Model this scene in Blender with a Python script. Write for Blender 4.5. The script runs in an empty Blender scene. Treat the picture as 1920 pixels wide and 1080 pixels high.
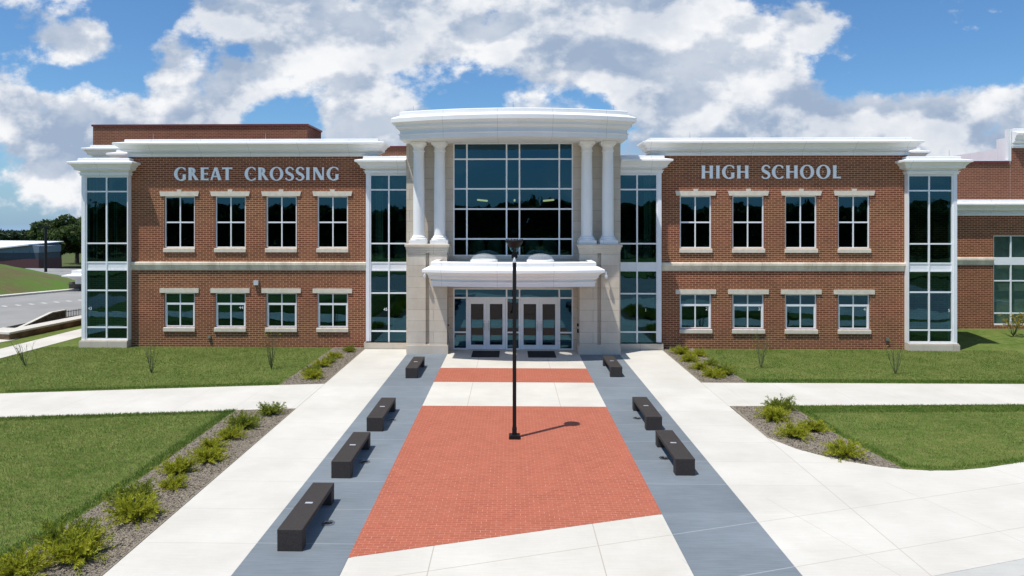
import bpy, bmesh, math, random
import numpy as np
from mathutils import Vector, Matrix

# ------------------------------------------------------------------ camera
S = bpy.context.scene
COL = S.collection
cam_d = bpy.data.cameras.new("camera"); cam = bpy.data.objects.new("camera", cam_d); COL.objects.link(cam)
cam.location = (-0.1, 0, 6.1)
cam.rotation_euler = (math.radians(90), 0, 0.0225)
cam_d.sensor_width = 36; cam_d.lens = 24
cam_d.shift_x = 30.8 / 1920
cam_d.shift_y = -122 / 1920
cam_d.clip_end = 20000
S.camera = cam
S.render.resolution_x = 1024; S.render.resolution_y = 576
S.view_settings.view_transform = 'Standard'; S.view_settings.look = 'None'
S.view_settings.exposure = -0.06; S.view_settings.gamma = 1
S.cycles.max_bounces = 8; S.cycles.transparent_max_bounces = 16
S.cycles.caustics_reflective = False; S.cycles.caustics_refractive = False

# ------------------------------------------------------------------ sun
SUN = Vector((-.315, -.25, 1.0)).normalized()
sd = bpy.data.lights.new("sun", 'SUN'); sd.energy = 5.0; sd.angle = math.radians(.5); sd.color = (1, .955, .89)
so = bpy.data.objects.new("sun", sd); COL.objects.link(so)
so.rotation_euler = (-SUN).to_track_quat('-Z', 'Y').to_euler(); so.location = (-20, -10, 40)

# ------------------------------------------------------------------ sky and clouds
W = bpy.data.worlds.new("World"); S.world = W; W.use_nodes = True
nt = W.node_tree; N = nt.nodes; L = nt.links; N.clear()
def wn(t, **k):
    n = N.new(t)
    for a, b in k.items(): setattr(n, a, b)
    return n
def wmath(op, a, b=None, c=None, clamp=False):
    n = wn('ShaderNodeMath', operation=op, use_clamp=clamp)
    for i, v in enumerate((a, b, c)):
        if v is None: continue
        if isinstance(v, (int, float)): n.inputs[i].default_value = v
        else: L.new(v, n.inputs[i])
    return n.outputs[0]
def wramp(v, a, b, c=0., d=1., typ='SMOOTHSTEP'):
    n = wn('ShaderNodeMapRange', interpolation_type=typ)
    L.new(v, n.inputs['Value']); n.inputs['From Min'].default_value = a; n.inputs['From Max'].default_value = b
    n.inputs['To Min'].default_value = c; n.inputs['To Max'].default_value = d
    return n.outputs['Result']
def wmix(f, a, b):
    n = wn('ShaderNodeMix', data_type='RGBA')
    if isinstance(f, float): n.inputs[0].default_value = f
    else: L.new(f, n.inputs[0])
    for i, v in ((6, a), (7, b)):
        if isinstance(v, tuple): n.inputs[i].default_value = (*v, 1)
        else: L.new(v, n.inputs[i])
    return n.outputs[2]
sky = wn('ShaderNodeTexSky', sky_type='NISHITA', sun_disc=False)
sky.sun_elevation = math.asin(SUN.z); sky.sun_rotation = math.atan2(SUN.x, SUN.y)
sky.air_density = 1.0; sky.dust_density = .6; sky.ozone_density = 2.2
tc = wn('ShaderNodeTexCoord'); sx = wn('ShaderNodeSeparateXYZ'); L.new(tc.outputs['Generated'], sx.inputs[0])
ay = wmath('MAXIMUM', wmath('ABSOLUTE', sx.outputs[1]), .12)
uu = wmath('DIVIDE', sx.outputs[0], ay); vv = wmath('DIVIDE', sx.outputs[2], ay)
cx_ = wn('ShaderNodeCombineXYZ'); L.new(uu, cx_.inputs[0]); L.new(vv, cx_.inputs[1])
puv = cx_.outputs[0]
# domain warp so that cloud outlines billow
wnz = wn('ShaderNodeTexNoise'); wnz.inputs['Scale'].default_value = 9; wnz.inputs['Detail'].default_value = 3
L.new(puv, wnz.inputs['Vector'])
wv = wn('ShaderNodeVectorMath', operation='SUBTRACT'); L.new(wnz.outputs['Color'], wv.inputs[0]); wv.inputs[1].default_value = (.5, .5, .5)
wv2 = wn('ShaderNodeVectorMath', operation='MULTIPLY'); L.new(wv.outputs[0], wv2.inputs[0]); wv2.inputs[1].default_value = (.07, .05, 0)
wv3 = wn('ShaderNodeVectorMath', operation='ADD'); L.new(puv, wv3.inputs[0]); L.new(wv2.outputs[0], wv3.inputs[1])
pw = wv3.outputs[0]
# cloud banks: bearing, height above the horizon, half sizes, amount (all as tangents of angles)
BANKS = [(-.72,.31,.12,.06,.8),(-.62,.27,.07,.045,.7),(-.74,.17,.10,.07,1.0),(-.70,.08,.14,.08,.6),(-.60,.165,.10,.05,1.1),
 (-.47,.14,.11,.045,1.0),(-.38,.12,.1,.05,.6),(-.51,.25,.045,.06,.8),(-.44,.21,.07,.05,.8),(-.38,.30,.12,.07,.8),(-.28,.24,.14,.09,.9),(-.22,.17,.12,.05,.8),
 (-.18,.29,.16,.07,.9),(-.05,.31,.16,.06,.9),(.02,.24,.14,.07,.8),(.12,.29,.14,.08,.85),(.25,.27,.14,.09,.9),(.36,.24,.12,.10,.9),(.20,.20,.14,.07,.7),
 (.30,.15,.16,.08,.8),(.42,.16,.11,.06,.7),(-.14,.13,.12,.04,.7),(.02,.15,.08,.035,.7),(-.25,.12,.10,.04,.5),(.62,.15,.12,.06,1.1),(.70,.14,.09,.07,1.0),(.54,.10,.14,.05,.5),
 (-.7,.02,.2,.06,.3),(-.60,.10,.10,.05,.5),(.45,.08,.2,.05,.6),(.68,.08,.16,.06,.7),(-.02,.10,.2,.05,.6),(-.2,.09,.1,.05,.5),(.58,.31,.05,.02,.42),(.25,.08,.2,.04,.5),(-.5,.09,.14,.04,.45),
 (-.60,.22,.05,.035,-.6),(-.53,.32,.04,.04,-.6),(-.36,.155,.09,.03,-.6),(-.17,.225,.06,.035,-.5),(.10,.19,.05,.035,-.42),(-.68,.21,.06,.02,-.5),(.55,.24,.08,.06,-.5),(-.40,.25,.03,.02,-.5),(-.57,.34,.04,.05,-.5),(-.33,.145,.05,.03,-.5)]
acc = None
for (bx_, by_, rx, ry, st) in BANKS:
    a = wn('ShaderNodeVectorMath', operation='SUBTRACT'); L.new(pw, a.inputs[0]); a.inputs[1].default_value = (bx_, by_, 0)
    b = wn('ShaderNodeVectorMath', operation='MULTIPLY'); L.new(a.outputs[0], b.inputs[0]); b.inputs[1].default_value = (1/rx, 1/ry, 0)
    c = wn('ShaderNodeVectorMath', operation='LENGTH'); L.new(b.outputs[0], c.inputs[0])
    r = wramp(c.outputs['Value'], 0, 1.5, st, 0)
    acc = r if acc is None else wmath('ADD', acc, r)
def cn(scale, detail, off, rough=.58):
    m = wn('ShaderNodeMapping'); L.new(puv, m.inputs[0]); m.inputs['Location'].default_value = off; m.inputs['Scale'].default_value = (1, 1.35, 1)
    n = wn('ShaderNodeTexNoise'); n.inputs['Scale'].default_value = scale; n.inputs['Detail'].default_value = detail; n.inputs['Roughness'].default_value = rough
    L.new(m.outputs[0], n.inputs['Vector']); return n.outputs['Fac']
n1 = cn(7.0, 8, (3.1, 1.7, 0), .52); n2 = cn(7.0, 6, (3.1 + .012, 1.7 - .036, 0), .52); n3 = cn(4.5, 5, (7, 2, 0)); n4 = cn(30, 8, (1, 5, 0), .6)
far = wramp(vv, .42, .8)                       # high sky outside the banks: loose scattered cloud
base = wmath('ADD', wmath('MINIMUM', acc, 1.15), wmath('MULTIPLY', far, wramp(n3, .45, .6, 0, .9)))
dens = wmath('ADD', base, wmath('MULTIPLY', wmath('SUBTRACT', n1, .50), 3.0))
dens = wmath('ADD', dens, wmath('MULTIPLY', wmath('SUBTRACT', n4, .5), 1.1))
alpha = wramp(dens, .30, .78)
behind = wramp(sx.outputs[1], -.15, .15, .3, 1.)
alpha = wmath('MULTIPLY', alpha, behind)
thick = wramp(dens, .5, 1.7)
relief = wramp(wmath('SUBTRACT', n1, n2), -.07, .08)
lit = wmath('ADD', wmath('MULTIPLY', relief, .72), wmath('MULTIPLY', wramp(n3, .38, .62), .45))
lit = wmath('SUBTRACT', lit, wmath('MULTIPLY', thick, .22), clamp=True)
ccol = wmix(lit, (.37, .47, .63), (.98, .99, 1.01))
ccol10 = wn('ShaderNodeVectorMath', operation='SCALE'); L.new(ccol, ccol10.inputs[0]); ccol10.inputs['Scale'].default_value = 10.0
tint = wn('ShaderNodeVectorMath', operation='MULTIPLY'); L.new(sky.outputs[0], tint.inputs[0]); tint.inputs[1].default_value = (.72, 1.08, 1.38)
skyl = wmix(wramp(vv, -.01, .16, .6, 0.), tint.outputs[0], (3.4, 5.2, 7.6))
skyl = wmix(wramp(vv, -.012, .0, 1., 0.), skyl, (3.4, 5.2, 7.6))
fin = wmix(alpha, skyl, ccol10.outputs[0])
bgn = wn('ShaderNodeBackground'); L.new(fin, bgn.inputs[0]); bgn.inputs[1].default_value = .1
wo = wn('ShaderNodeOutputWorld'); L.new(bgn.outputs[0], wo.inputs[0])

# ------------------------------------------------------------------ materials
class Mt:
    """small helper round one node material"""
    def __init__(s, name, rough=.6, spec=.4):
        s.m = bpy.data.materials.new(name); s.m.use_nodes = True; s.t = s.m.node_tree
        s.b = s.t.nodes['Principled BSDF']; s.b.inputs['Roughness'].default_value = rough
        s.b.inputs['Specular IOR Level'].default_value = spec
        s.g = s.n('ShaderNodeNewGeometry')
    def n(s, t, **k):
        n = s.t.nodes.new(t)
        for a, b in k.items(): setattr(n, a, b)
        return n
    def l(s, a, b): s.t.links.new(a, b)
    def math(s, op, a, b=None, c=None):
        n = s.n('ShaderNodeMath', operation=op)
        for i, v in enumerate((a, b, c)):
            if v is None: continue
            if isinstance(v, (int, float)): n.inputs[i].default_value = v
            else: s.l(v, n.inputs[i])
        return n.outputs[0]
    def noise(s, scale, detail=4, rough=.55, stretch=(1, 1, 1), vec=None):
        m = s.n('ShaderNodeMapping'); m.inputs['Scale'].default_value = stretch
        s.l(vec or s.g.outputs['Position'], m.inputs[0])
        n = s.n('ShaderNodeTexNoise'); n.inputs['Scale'].default_value = scale; n.inputs['Detail'].default_value = detail
        n.inputs['Roughness'].default_value = rough; s.l(m.outputs[0], n.inputs['Vector']); return n.outputs['Fac']
    def ramp(s, v, a, b, c=0., d=1.):
        n = s.n('ShaderNodeMapRange'); s.l(v, n.inputs['Value'])
        for k, x in (('From Min', a), ('From Max', b), ('To Min', c), ('To Max', d)): n.inputs[k].default_value = x
        return n.outputs['Result']
    def mix(s, f, a, b, mode='MIX'):
        n = s.n('ShaderNodeMix', data_type='RGBA', blend_type=mode)
        if isinstance(f, float): n.inputs[0].default_value = f
        else: s.l(f, n.inputs[0])
        for i, v in ((6, a), (7, b)):
            if isinstance(v, tuple): n.inputs[i].default_value = (*v, 1)
            else: s.l(v, n.inputs[i])
        return n.outputs[2]
    def col(s, c):
        if isinstance(c, tuple): s.b.inputs['Base Color'].default_value = (*c, 1)
        else: s.l(c, s.b.inputs['Base Color'])
        return s
    def bump(s, h, strength=.3, dist=.01):
        n = s.n('ShaderNodeBump'); n.inputs['Strength'].default_value = strength; n.inputs['Distance'].default_value = dist
        s.l(h, n.inputs['Height']); s.l(n.outputs[0], s.b.inputs['Normal'])
    def uwall(s):
        """horizontal run along a wall whichever way it faces, and height"""
        p = s.n('ShaderNodeSeparateXYZ'); s.l(s.g.outputs['Position'], p.inputs[0])
        q = s.n('ShaderNodeSeparateXYZ'); s.l(s.g.outputs['True Normal'], q.inputs[0])
        f = s.math('GREATER_THAN', s.math('ABSOLUTE', q.outputs[0]), .7)
        u = s.math('ADD', s.math('MULTIPLY', p.outputs[0], s.math('SUBTRACT', 1., f)), s.math('MULTIPLY', p.outputs[1], f))
        c = s.n('ShaderNodeCombineXYZ'); s.l(u, c.inputs[0]); s.l(p.outputs[2], c.inputs[1]); return c.outputs[0]
    def brick(s, vec, w, h, mort, c1, c2, cm, smooth=.1, off=.5):
        n = s.n('ShaderNodeTexBrick'); s.l(vec, n.inputs['Vector']); n.offset = off
        for k, x in (('Scale', 1), ('Mortar Size', mort), ('Mortar Smooth', smooth), ('Brick Width', w), ('Row Height', h)): n.inputs[k].default_value = x
        for k, x in (('Color1', c1), ('Color2', c2), ('Mortar', cm)): n.inputs[k].default_value = (*x, 1)
        return n

def simple(name, c, rough=.5, metal=0., var=.12, scale=3., spec=.4):
    a = Mt(name, rough, spec); n = a.noise(scale, 5)
    a.col(a.mix(a.ramp(n, .3, .7), tuple(x * (1 - var) for x in c), tuple(min(1, x * (1 + var)) for x in c)))
    a.b.inputs['Metallic'].default_value = metal
    return a.m
M = {}
def mk_brick(name, c1, c2, cm):
    a = Mt(name, .85, .2); v = a.uwall()
    b = a.brick(v, .305, .1016, .0085, c1, c2, cm); b.inputs['Bias'].default_value = -.1
    big = a.noise(.45, 5); fine = a.noise(35, 3)
    c = a.mix(a.ramp(big, .3, .75, 0., .35), b.outputs['Color'], (.13, .05, .03), 'MIX')
    c = a.mix(.35, c, a.mix(fine, (.35, .35, .35), (1, 1, 1)), 'MULTIPLY')
    a.col(c); a.bump(b.outputs['Fac'], -.5, .006); return a.m
M['brick'] = mk_brick('red_brick', (.32, .098, .050), (.20, .058, .033), (.78, .52, .30))
M['brick_far'] = mk_brick('brown_brick', (.27, .10, .058), (.20, .072, .045), (.50, .32, .20))
a = Mt('limestone', .8, .25); v = a.uwall()
b = a.brick(v, 3.7, .515, .008, (.60, .52, .42), (.52, .445, .36), (.27, .22, .17), .0, .35)
st = a.noise(1.4, 8, .65); vs = a.noise(3, 5, .6, (1, 1, .12))
c = a.mix(a.ramp(st, .35, .75, 0, .7), b.outputs['Color'], (.68, .62, .53))
c = a.mix(a.ramp(vs, .55, .8, 0, .45), c, (.42, .36, .29)); a.col(c); a.bump(b.outputs['Fac'], -.4, .006); M['stone'] = a.m
a = Mt('cast_stone', .8, .25); st = a.noise(5, 6, .6); a.col(a.mix(a.ramp(st, .3, .7), (.64, .57, .46), (.76, .70, .58))); M['cast'] = a.m
a = Mt('belt_stone', .8, .25); st = a.noise(2.2, 6, .6, (1, 1, .25)); pp = a.n('ShaderNodeSeparateXYZ'); a.l(a.g.outputs['Position'], pp.inputs[0])
jt = a.math('LESS_THAN', a.math('FRACT', a.math('DIVIDE', pp.outputs[0], 2.4)), .004)
c = a.mix(a.ramp(st, .35, .65), (.62, .53, .42), (.86, .77, .63)); a.col(a.mix(jt, c, (.2, .17, .14))); M['belt'] = a.m
a = Mt('white_moulding', .55, .3); v = a.uwall(); sv = a.n('ShaderNodeSeparateXYZ'); a.l(v, sv.inputs[0])
ln = a.math('LESS_THAN', a.math('FRACT', a.math('DIVIDE', a.math('ADD', sv.outputs[0], .7), 2.44)), .006); st = a.noise(2.2, 6, .65, (1, 1, .15)); n = a.noise(.9, 4)
c = a.mix(a.ramp(n, .3, .7), (.82, .815, .80), (.87, .865, .85)); c = a.mix(a.ramp(st, .58, .8, 0, .30), c, (.60, .59, .56)); a.col(a.mix(a.math('MULTIPLY', ln, .55), c, (.35, .35, .35))); M['white'] = a.m
M['frame'] = simple('white_aluminium', (.86, .87, .88), .35, var=.03)
M['doorm'] = simple('door_aluminium', (.80, .82, .84), .35, var=.03)
M['letter'] = simple('white_letter_metal', (.93, .94, .95), .4, var=.01)
M['coping'] = simple('dark_red_coping', (.16, .03, .03), .35)
M['membrane'] = simple('roof_membrane', (.62, .63, .64), .7)
M['black'] = simple('black_metal', (.009, .009, .009), .5, spec=.3)
M['mat'] = simple('black_rubber', (.015, .015, .017), .9, var=.3, scale=40)
M['steel'] = simple('brushed_steel', (.55, .55, .55), .35, 1.)
M['plaque'] = simple('plaque_metal', (.75, .76, .78), .4, .6)
M['room'] = simple('room_paint', (.13, .12, .11), .9)
M['curtain'] = simple('pale_curtain', (.62, .62, .60), .9, var=.2, scale=2)
M['bluep'] = simple('blue_plastic', (.02, .12, .55), .5)
M['bark'] = simple('tree_bark', (.075, .055, .04), .9, var=.35, scale=8)
M['twig'] = simple('green_grey_twig', (.10, .12, .05), .8)
a = Mt('ceiling_lamp', .5); a.b.inputs['Emission Color'].default_value = (1, .72, .42, 1); a.b.inputs['Emission Strength'].default_value = 3.; a.col((.8, .8, .7)); M['lamp'] = a.m
a = Mt('bench_concrete', .62, .3); n = a.noise(90, 3); n2_ = a.noise(3, 4)
a.col(a.mix(a.ramp(n, .35, .7), a.mix(n2_, (.020, .017, .016), (.032, .027, .025)), (.065, .055, .05))); M['bench'] = a.m
# glass: real panes, part mirror, part tinted see-through
def mk_glass(name, tint, ior, wav=.35):
    m = bpy.data.materials.new(name); m.use_nodes = True; t = m.node_tree; t.nodes.clear()
    n = lambda x: t.nodes.new(x)
    o = n('ShaderNodeOutputMaterial'); mx = n('ShaderNodeMixShader'); tr = n('ShaderNodeBsdfTransparent'); gl = n('ShaderNodeBsdfGlossy'); fr = n('ShaderNodeFresnel')
    g = n('ShaderNodeNewGeometry'); no = n('ShaderNodeTexNoise'); bp = n('ShaderNodeBump')
    no.inputs['Scale'].default_value = .9; no.inputs['Detail'].default_value = 1.5; bp.inputs['Strength'].default_value = wav; bp.inputs['Distance'].default_value = .02
    t.links.new(g.outputs['Position'], no.inputs['Vector']); t.links.new(no.outputs['Fac'], bp.inputs['Height']); t.links.new(bp.outputs[0], gl.inputs['Normal'])
    tr.inputs[0].default_value = (*tint, 1); gl.inputs[0].default_value = (.30, .72, .95, 1); gl.inputs['Roughness'].default_value = .012; fr.inputs['IOR'].default_value = ior
    mb_ = n('ShaderNodeMath'); mb_.operation = 'SUBTRACT'; mb_.inputs[0].default_value = 1; t.links.new(g.outputs['Backfacing'], mb_.inputs[1]); mm = n('ShaderNodeMath'); mm.operation = 'MULTIPLY'; t.links.new(mb_.outputs[0], mm.inputs[0]); t.links.new(fr.outputs[0], mm.inputs[1]); t.links.new(mm.outputs[0], mx.inputs[0]); t.links.new(tr.outputs[0], mx.inputs[1]); t.links.new(gl.outputs[0], mx.inputs[2]); t.links.new(mx.outputs[0], o.inputs[0])
    return m
M['glass'] = mk_glass('tinted_glass', (.34, .46, .42), 2.0)
M['glassclear'] = mk_glass('lighter_glass', (.62, .70, .66), 1.8)
M['glassdoor'] = mk_glass('door_glass', (.16, .26, .25), 2.1, .15)
M['dome'] = mk_glass('clear_acrylic', (.9, .92, .92), 1.55, .2)
_t = M['dome'].node_tree; _o = [n for n in _t.nodes if n.type == 'OUTPUT_MATERIAL'][0]; _m = [n for n in _t.nodes if n.type == 'MIX_SHADER'][0]
_d = _t.nodes.new('ShaderNodeBsdfDiffuse'); _d.inputs[0].default_value = (.8, .82, .84, 1); _x = _t.nodes.new('ShaderNodeMixShader'); _x.inputs[0].default_value = .22
_t.links.new(_m.outputs[0], _x.inputs[1]); _t.links.new(_d.outputs[0], _x.inputs[2]); _t.links.new(_x.outputs[0], _o.inputs[0])
# paving
def mk_conc(name, ca, cb, joints, rough=.75, jc=(.42, .38, .33), slab=.07):
    a = Mt(name, rough, .25); n = a.noise(.55, 6, .6); f = a.noise(14, 4, .7, (1, 1, 1)); br = a.noise(7, 3, .5, (.25, 4, 1))
    c = a.mix(a.ramp(n, .3, .7), ca, cb); c = a.mix(.10, c, a.mix(f, (.3, .3, .3), (1, 1, 1)), 'MULTIPLY'); c = a.mix(min(.3, slab * 1.4), c, a.mix(a.ramp(br, .3, .7), (.35, .35, .35), (1, 1, 1)), 'MULTIPLY')
    p = a.n('ShaderNodeSeparateXYZ'); a.l(a.g.outputs['Position'], p.inputs[0]); tot = None
    for (nx, ny, per, off, w, cond) in joints:      # line family nx*x+ny*y = off + k*per, where cond*(y-limit line) > 0
        s_ = a.math('ADD', a.math('MULTIPLY', p.outputs[0], nx), a.math('MULTIPLY', p.outputs[1], ny))
        d = a.math('ABSOLUTE', a.math('SUBTRACT', a.math('FRACT', a.math('DIVIDE', a.math('SUBTRACT', s_, off - per / 2), per)), .5))
        l_ = a.math('LESS_THAN', d, w / per / 2)
        if cond:
            cxx, cyy, c0 = cond
            l_ = a.math('MULTIPLY', l_, a.math('GREATER_THAN', a.math('ADD', a.math('MULTIPLY', p.outputs[0], cxx), a.math('MULTIPLY', p.outputs[1], cyy)), c0))
        tot = l_ if tot is None else a.math('MAXIMUM', tot, l_)
    fl = a.math('FLOOR', a.math('DIVIDE', a.math('SUBTRACT', p.outputs[1], .4), 1.56)); fx = a.math('FLOOR', a.math('DIVIDE', a.math('ADD', p.outputs[0], 7.16), 4.77)); wc = a.n('ShaderNodeCombineXYZ'); a.l(fl, wc.inputs[0]); a.l(fx, wc.inputs[1])
    wn_ = a.n('ShaderNodeTexWhiteNoise', noise_dimensions='2D'); a.l(wc.outputs[0], wn_.inputs['Vector']); c = a.mix(slab, c, a.mix(wn_.outputs['Value'], (.4, .4, .4), (1, 1, 1)), 'MULTIPLY')
    sp_ = a.noise(3.1, 7, .7); c = a.mix(a.ramp(sp_, .62, .8, 0, slab * 2), c, (cb[0] * .6, cb[1] * .58, cb[2] * .55))
    if tot is not None: c = a.mix(tot, c, jc)
    a.col(c); a.bump(f, .15, .004); return a.m
K = .325; kn = 1 / math.hypot(K, 1); ku = (-K * kn, kn); kv = (kn, K * kn)     # the slanted kerb direction
near = (K, -1, -13.45); farc = (-K, 1, 13.45)
M['conc'] = mk_conc('pale_concrete', (.565, .538, .478), (.665, .64, .578),
    [(0, 1, 1.56, .4, .012, farc), (1, 0, 100, 7.16, .022, None), (1, 0, 100, -7.16, .022, None), (ku[0], ku[1], 1.72, 11.81, .018, near), (kv[0], kv[1], 3.3, 3.4, .012, near)], jc=(.44, .40, .34))
M['walk'] = mk_conc('path_concrete', (.565, .538, .478), (.665, .64, .578), [(1, 0, 1.9, .3, .014, None)], jc=(.47, .44, .39))
M['conc_mid'] = mk_conc('cream_concrete', (.565, .533, .468), (.665, .635, .565), [(1, 0, 3.1, 1.55, .02, None), (ku[0], ku[1], 1.72, 11.81, .018, near)], jc=(.40, .36, .30))
M['grey'] = mk_conc('blue_grey_concrete', (.18, .212, .238), (.235, .27, .30), [(0, 1, 1.56, .4, .016, farc), (ku[0], ku[1], 1.72, 11.81, .022, near)], .7, jc=(.30, .33, .35), slab=.2)
M['kerbm'] = mk_conc('kerb_concrete', (.46, .46, .43), (.56, .55, .51), [(kv[0], kv[1], 3., .8, .02, None)])
a = Mt('clay_paver', .8, .2); b = a.brick(a.g.outputs['Position'], .2, .1, .0035, (.40, .112, .066), (.33, .090, .054), (.55, .30, .20), .1)
n = a.noise(.8, 6, .65); f = a.noise(20, 3)
# a few chalky joints, as sand-filled pavers have
hn = a.noise(9, 2, .5); spots = a.math('MULTIPLY', b.outputs['Fac'], a.ramp(hn, .55, .62))
c = a.mix(a.ramp(n, .3, .7, 0, .5), b.outputs['Color'], (.44, .138, .084)); c = a.mix(.2, c, a.mix(f, (.4, .4, .4), (1, 1, 1)), 'MULTIPLY'); c = a.mix(spots, c, (.62, .40, .30))
a.col(c); M['paver'] = a.m
a = Mt('asphalt', .85, .2); n = a.noise(.25, 6, .6); f = a.noise(40, 3, .7); s2 = a.noise(2, 4, .6, (.25, 3, 1))
c = a.mix(a.ramp(n, .3, .7), (.25, .248, .24), (.32, .317, .305)); c = a.mix(.25, c, a.mix(s2, (.5, .5, .5), (1, 1, 1)), 'MULTIPLY'); a.col(c); M['asphalt'] = a.m
M['paint'] = simple('road_paint', (.62, .62, .60), .7, var=.1, scale=6)
a = Mt('lawn', .95, .1); n = a.noise(.5, 7, .68); m_ = a.noise(3.2, 6, .72, (1, 1.8, 1)); f = a.noise(28, 4, .8)
c = a.mix(a.ramp(n, .32, .62), (.068, .135, .018), (.145, .20, .045)); c = a.mix(a.ramp(m_, .45, .72, 0, .75), c, (.27, .25, .10)); c = a.mix(.42, c, a.mix(f, (.25, .25, .25), (1, 1, 1)), 'MULTIPLY')
a.col(c); a.bump(f, .6, .03); M['lawn'] = a.m
a = Mt('rough_bank', .95, .1); n = a.noise(.18, 6, .65); m_ = a.noise(1.2, 6, .75, (.5, 2, 1))
c = a.mix(a.ramp(n, .46, .62), (.085, .15, .03), (.12, .105, .05)); c = a.mix(a.ramp(m_, .55, .75, 0, .7), c, (.19, .15, .085)); a.col(c); M['bank'] = a.m
a = Mt('far_ground', .95, .1); n = a.noise(.02, 6); a.col(a.mix(n, (.05, .075, .02), (.11, .12, .045))); M['field'] = a.m
a = Mt('mulch', .95, .1); n = a.noise(38, 5, .75); f = a.noise(2.2, 5); c = a.mix(a.ramp(n, .35, .7), (.10, .082, .060), (.48, .42, .33)); c = a.mix(a.ramp(f, .4, .7, 0, .4), c, (.25, .21, .18)); a.col(c); a.bump(n, .8, .03); M['mulch'] = a.m
def leaf(name, c1, c2, tr=.25, scale=6):
    a = Mt(name, .7, .25); n = a.noise(scale, 6, .68)
    a.col(a.mix(a.ramp(n, .36, .64), c1, c2)); a.b.inputs['Subsurface Weight'].default_value = 0
    o = a.t.nodes['Material Output']; ms = a.n('ShaderNodeMixShader'); tl = a.n('ShaderNodeBsdfTranslucent'); ms.inputs[0].default_value = tr
    tl.inputs[0].default_value = (*c2, 1); a.l(a.b.outputs[0], ms.inputs[1]); a.l(tl.outputs[0], ms.inputs[2]); a.l(ms.outputs[0], o.inputs[0]); return a.m
M['grass'] = leaf('grass_blade', (.075, .155, .02), (.31, .31, .10), .35, .9)
M['grassdk'] = leaf('fresh_grass_blade', (.07, .165, .018), (.15, .23, .04), .35, 2)
M['juniper'] = leaf('juniper_leaf', (.16, .21, .015), (.46, .46, .035), .35, 5)
M['junidark'] = leaf('juniper_leaf_dark', (.09, .14, .018), (.30, .34, .035), .35, 5)
M['crown'] = leaf('tree_leaf', (.034, .066, .018), (.09, .13, .035), .3, .6)
M['mirrorwood'] = leaf('shaded_wood_leaf', (.022, .045, .012), (.05, .08, .02), .2, .6)
M['hillwood'] = leaf('far_wood_leaf', (.035, .06, .03), (.06, .09, .045), .1, .02)
M['autumn'] = leaf('yellow_leaf', (.30, .24, .04), (.40, .32, .06), .3, 3)
a = Mt('fieldstone', .9, .2); vo = a.n('ShaderNodeTexVoronoi'); vo.inputs['Scale'].default_value = 3.2; a.l(a.g.outputs['Position'], vo.inputs['Vector'])
ed = a.n('ShaderNodeTexVoronoi', feature='DISTANCE_TO_EDGE'); ed.inputs['Scale'].default_value = 3.2; a.l(a.g.outputs['Position'], ed.inputs['Vector'])
c = a.mix(vo.outputs['Distance'], (.05, .047, .045), (.22, .20, .17)); c = a.mix(a.ramp(ed.outputs['Distance'], 0, .06), (.05, .045, .04), c); a.col(c); M['fieldstone'] = a.m
M['metalwall'] = simple('grey_blue_siding', (.16, .21, .27), .5, var=.1, scale=.3)
M['metaldark'] = simple('dark_siding', (.045, .065, .09), .5)
M['metalred'] = simple('maroon_siding', (.10, .045, .05), .7)
M['metalroof'] = simple('white_metal_roof', (.75, .78, .82), .4)
M['wallstain'] = simple('brown_wall', (.17, .11, .07), .9, var=.4, scale=2)

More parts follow.
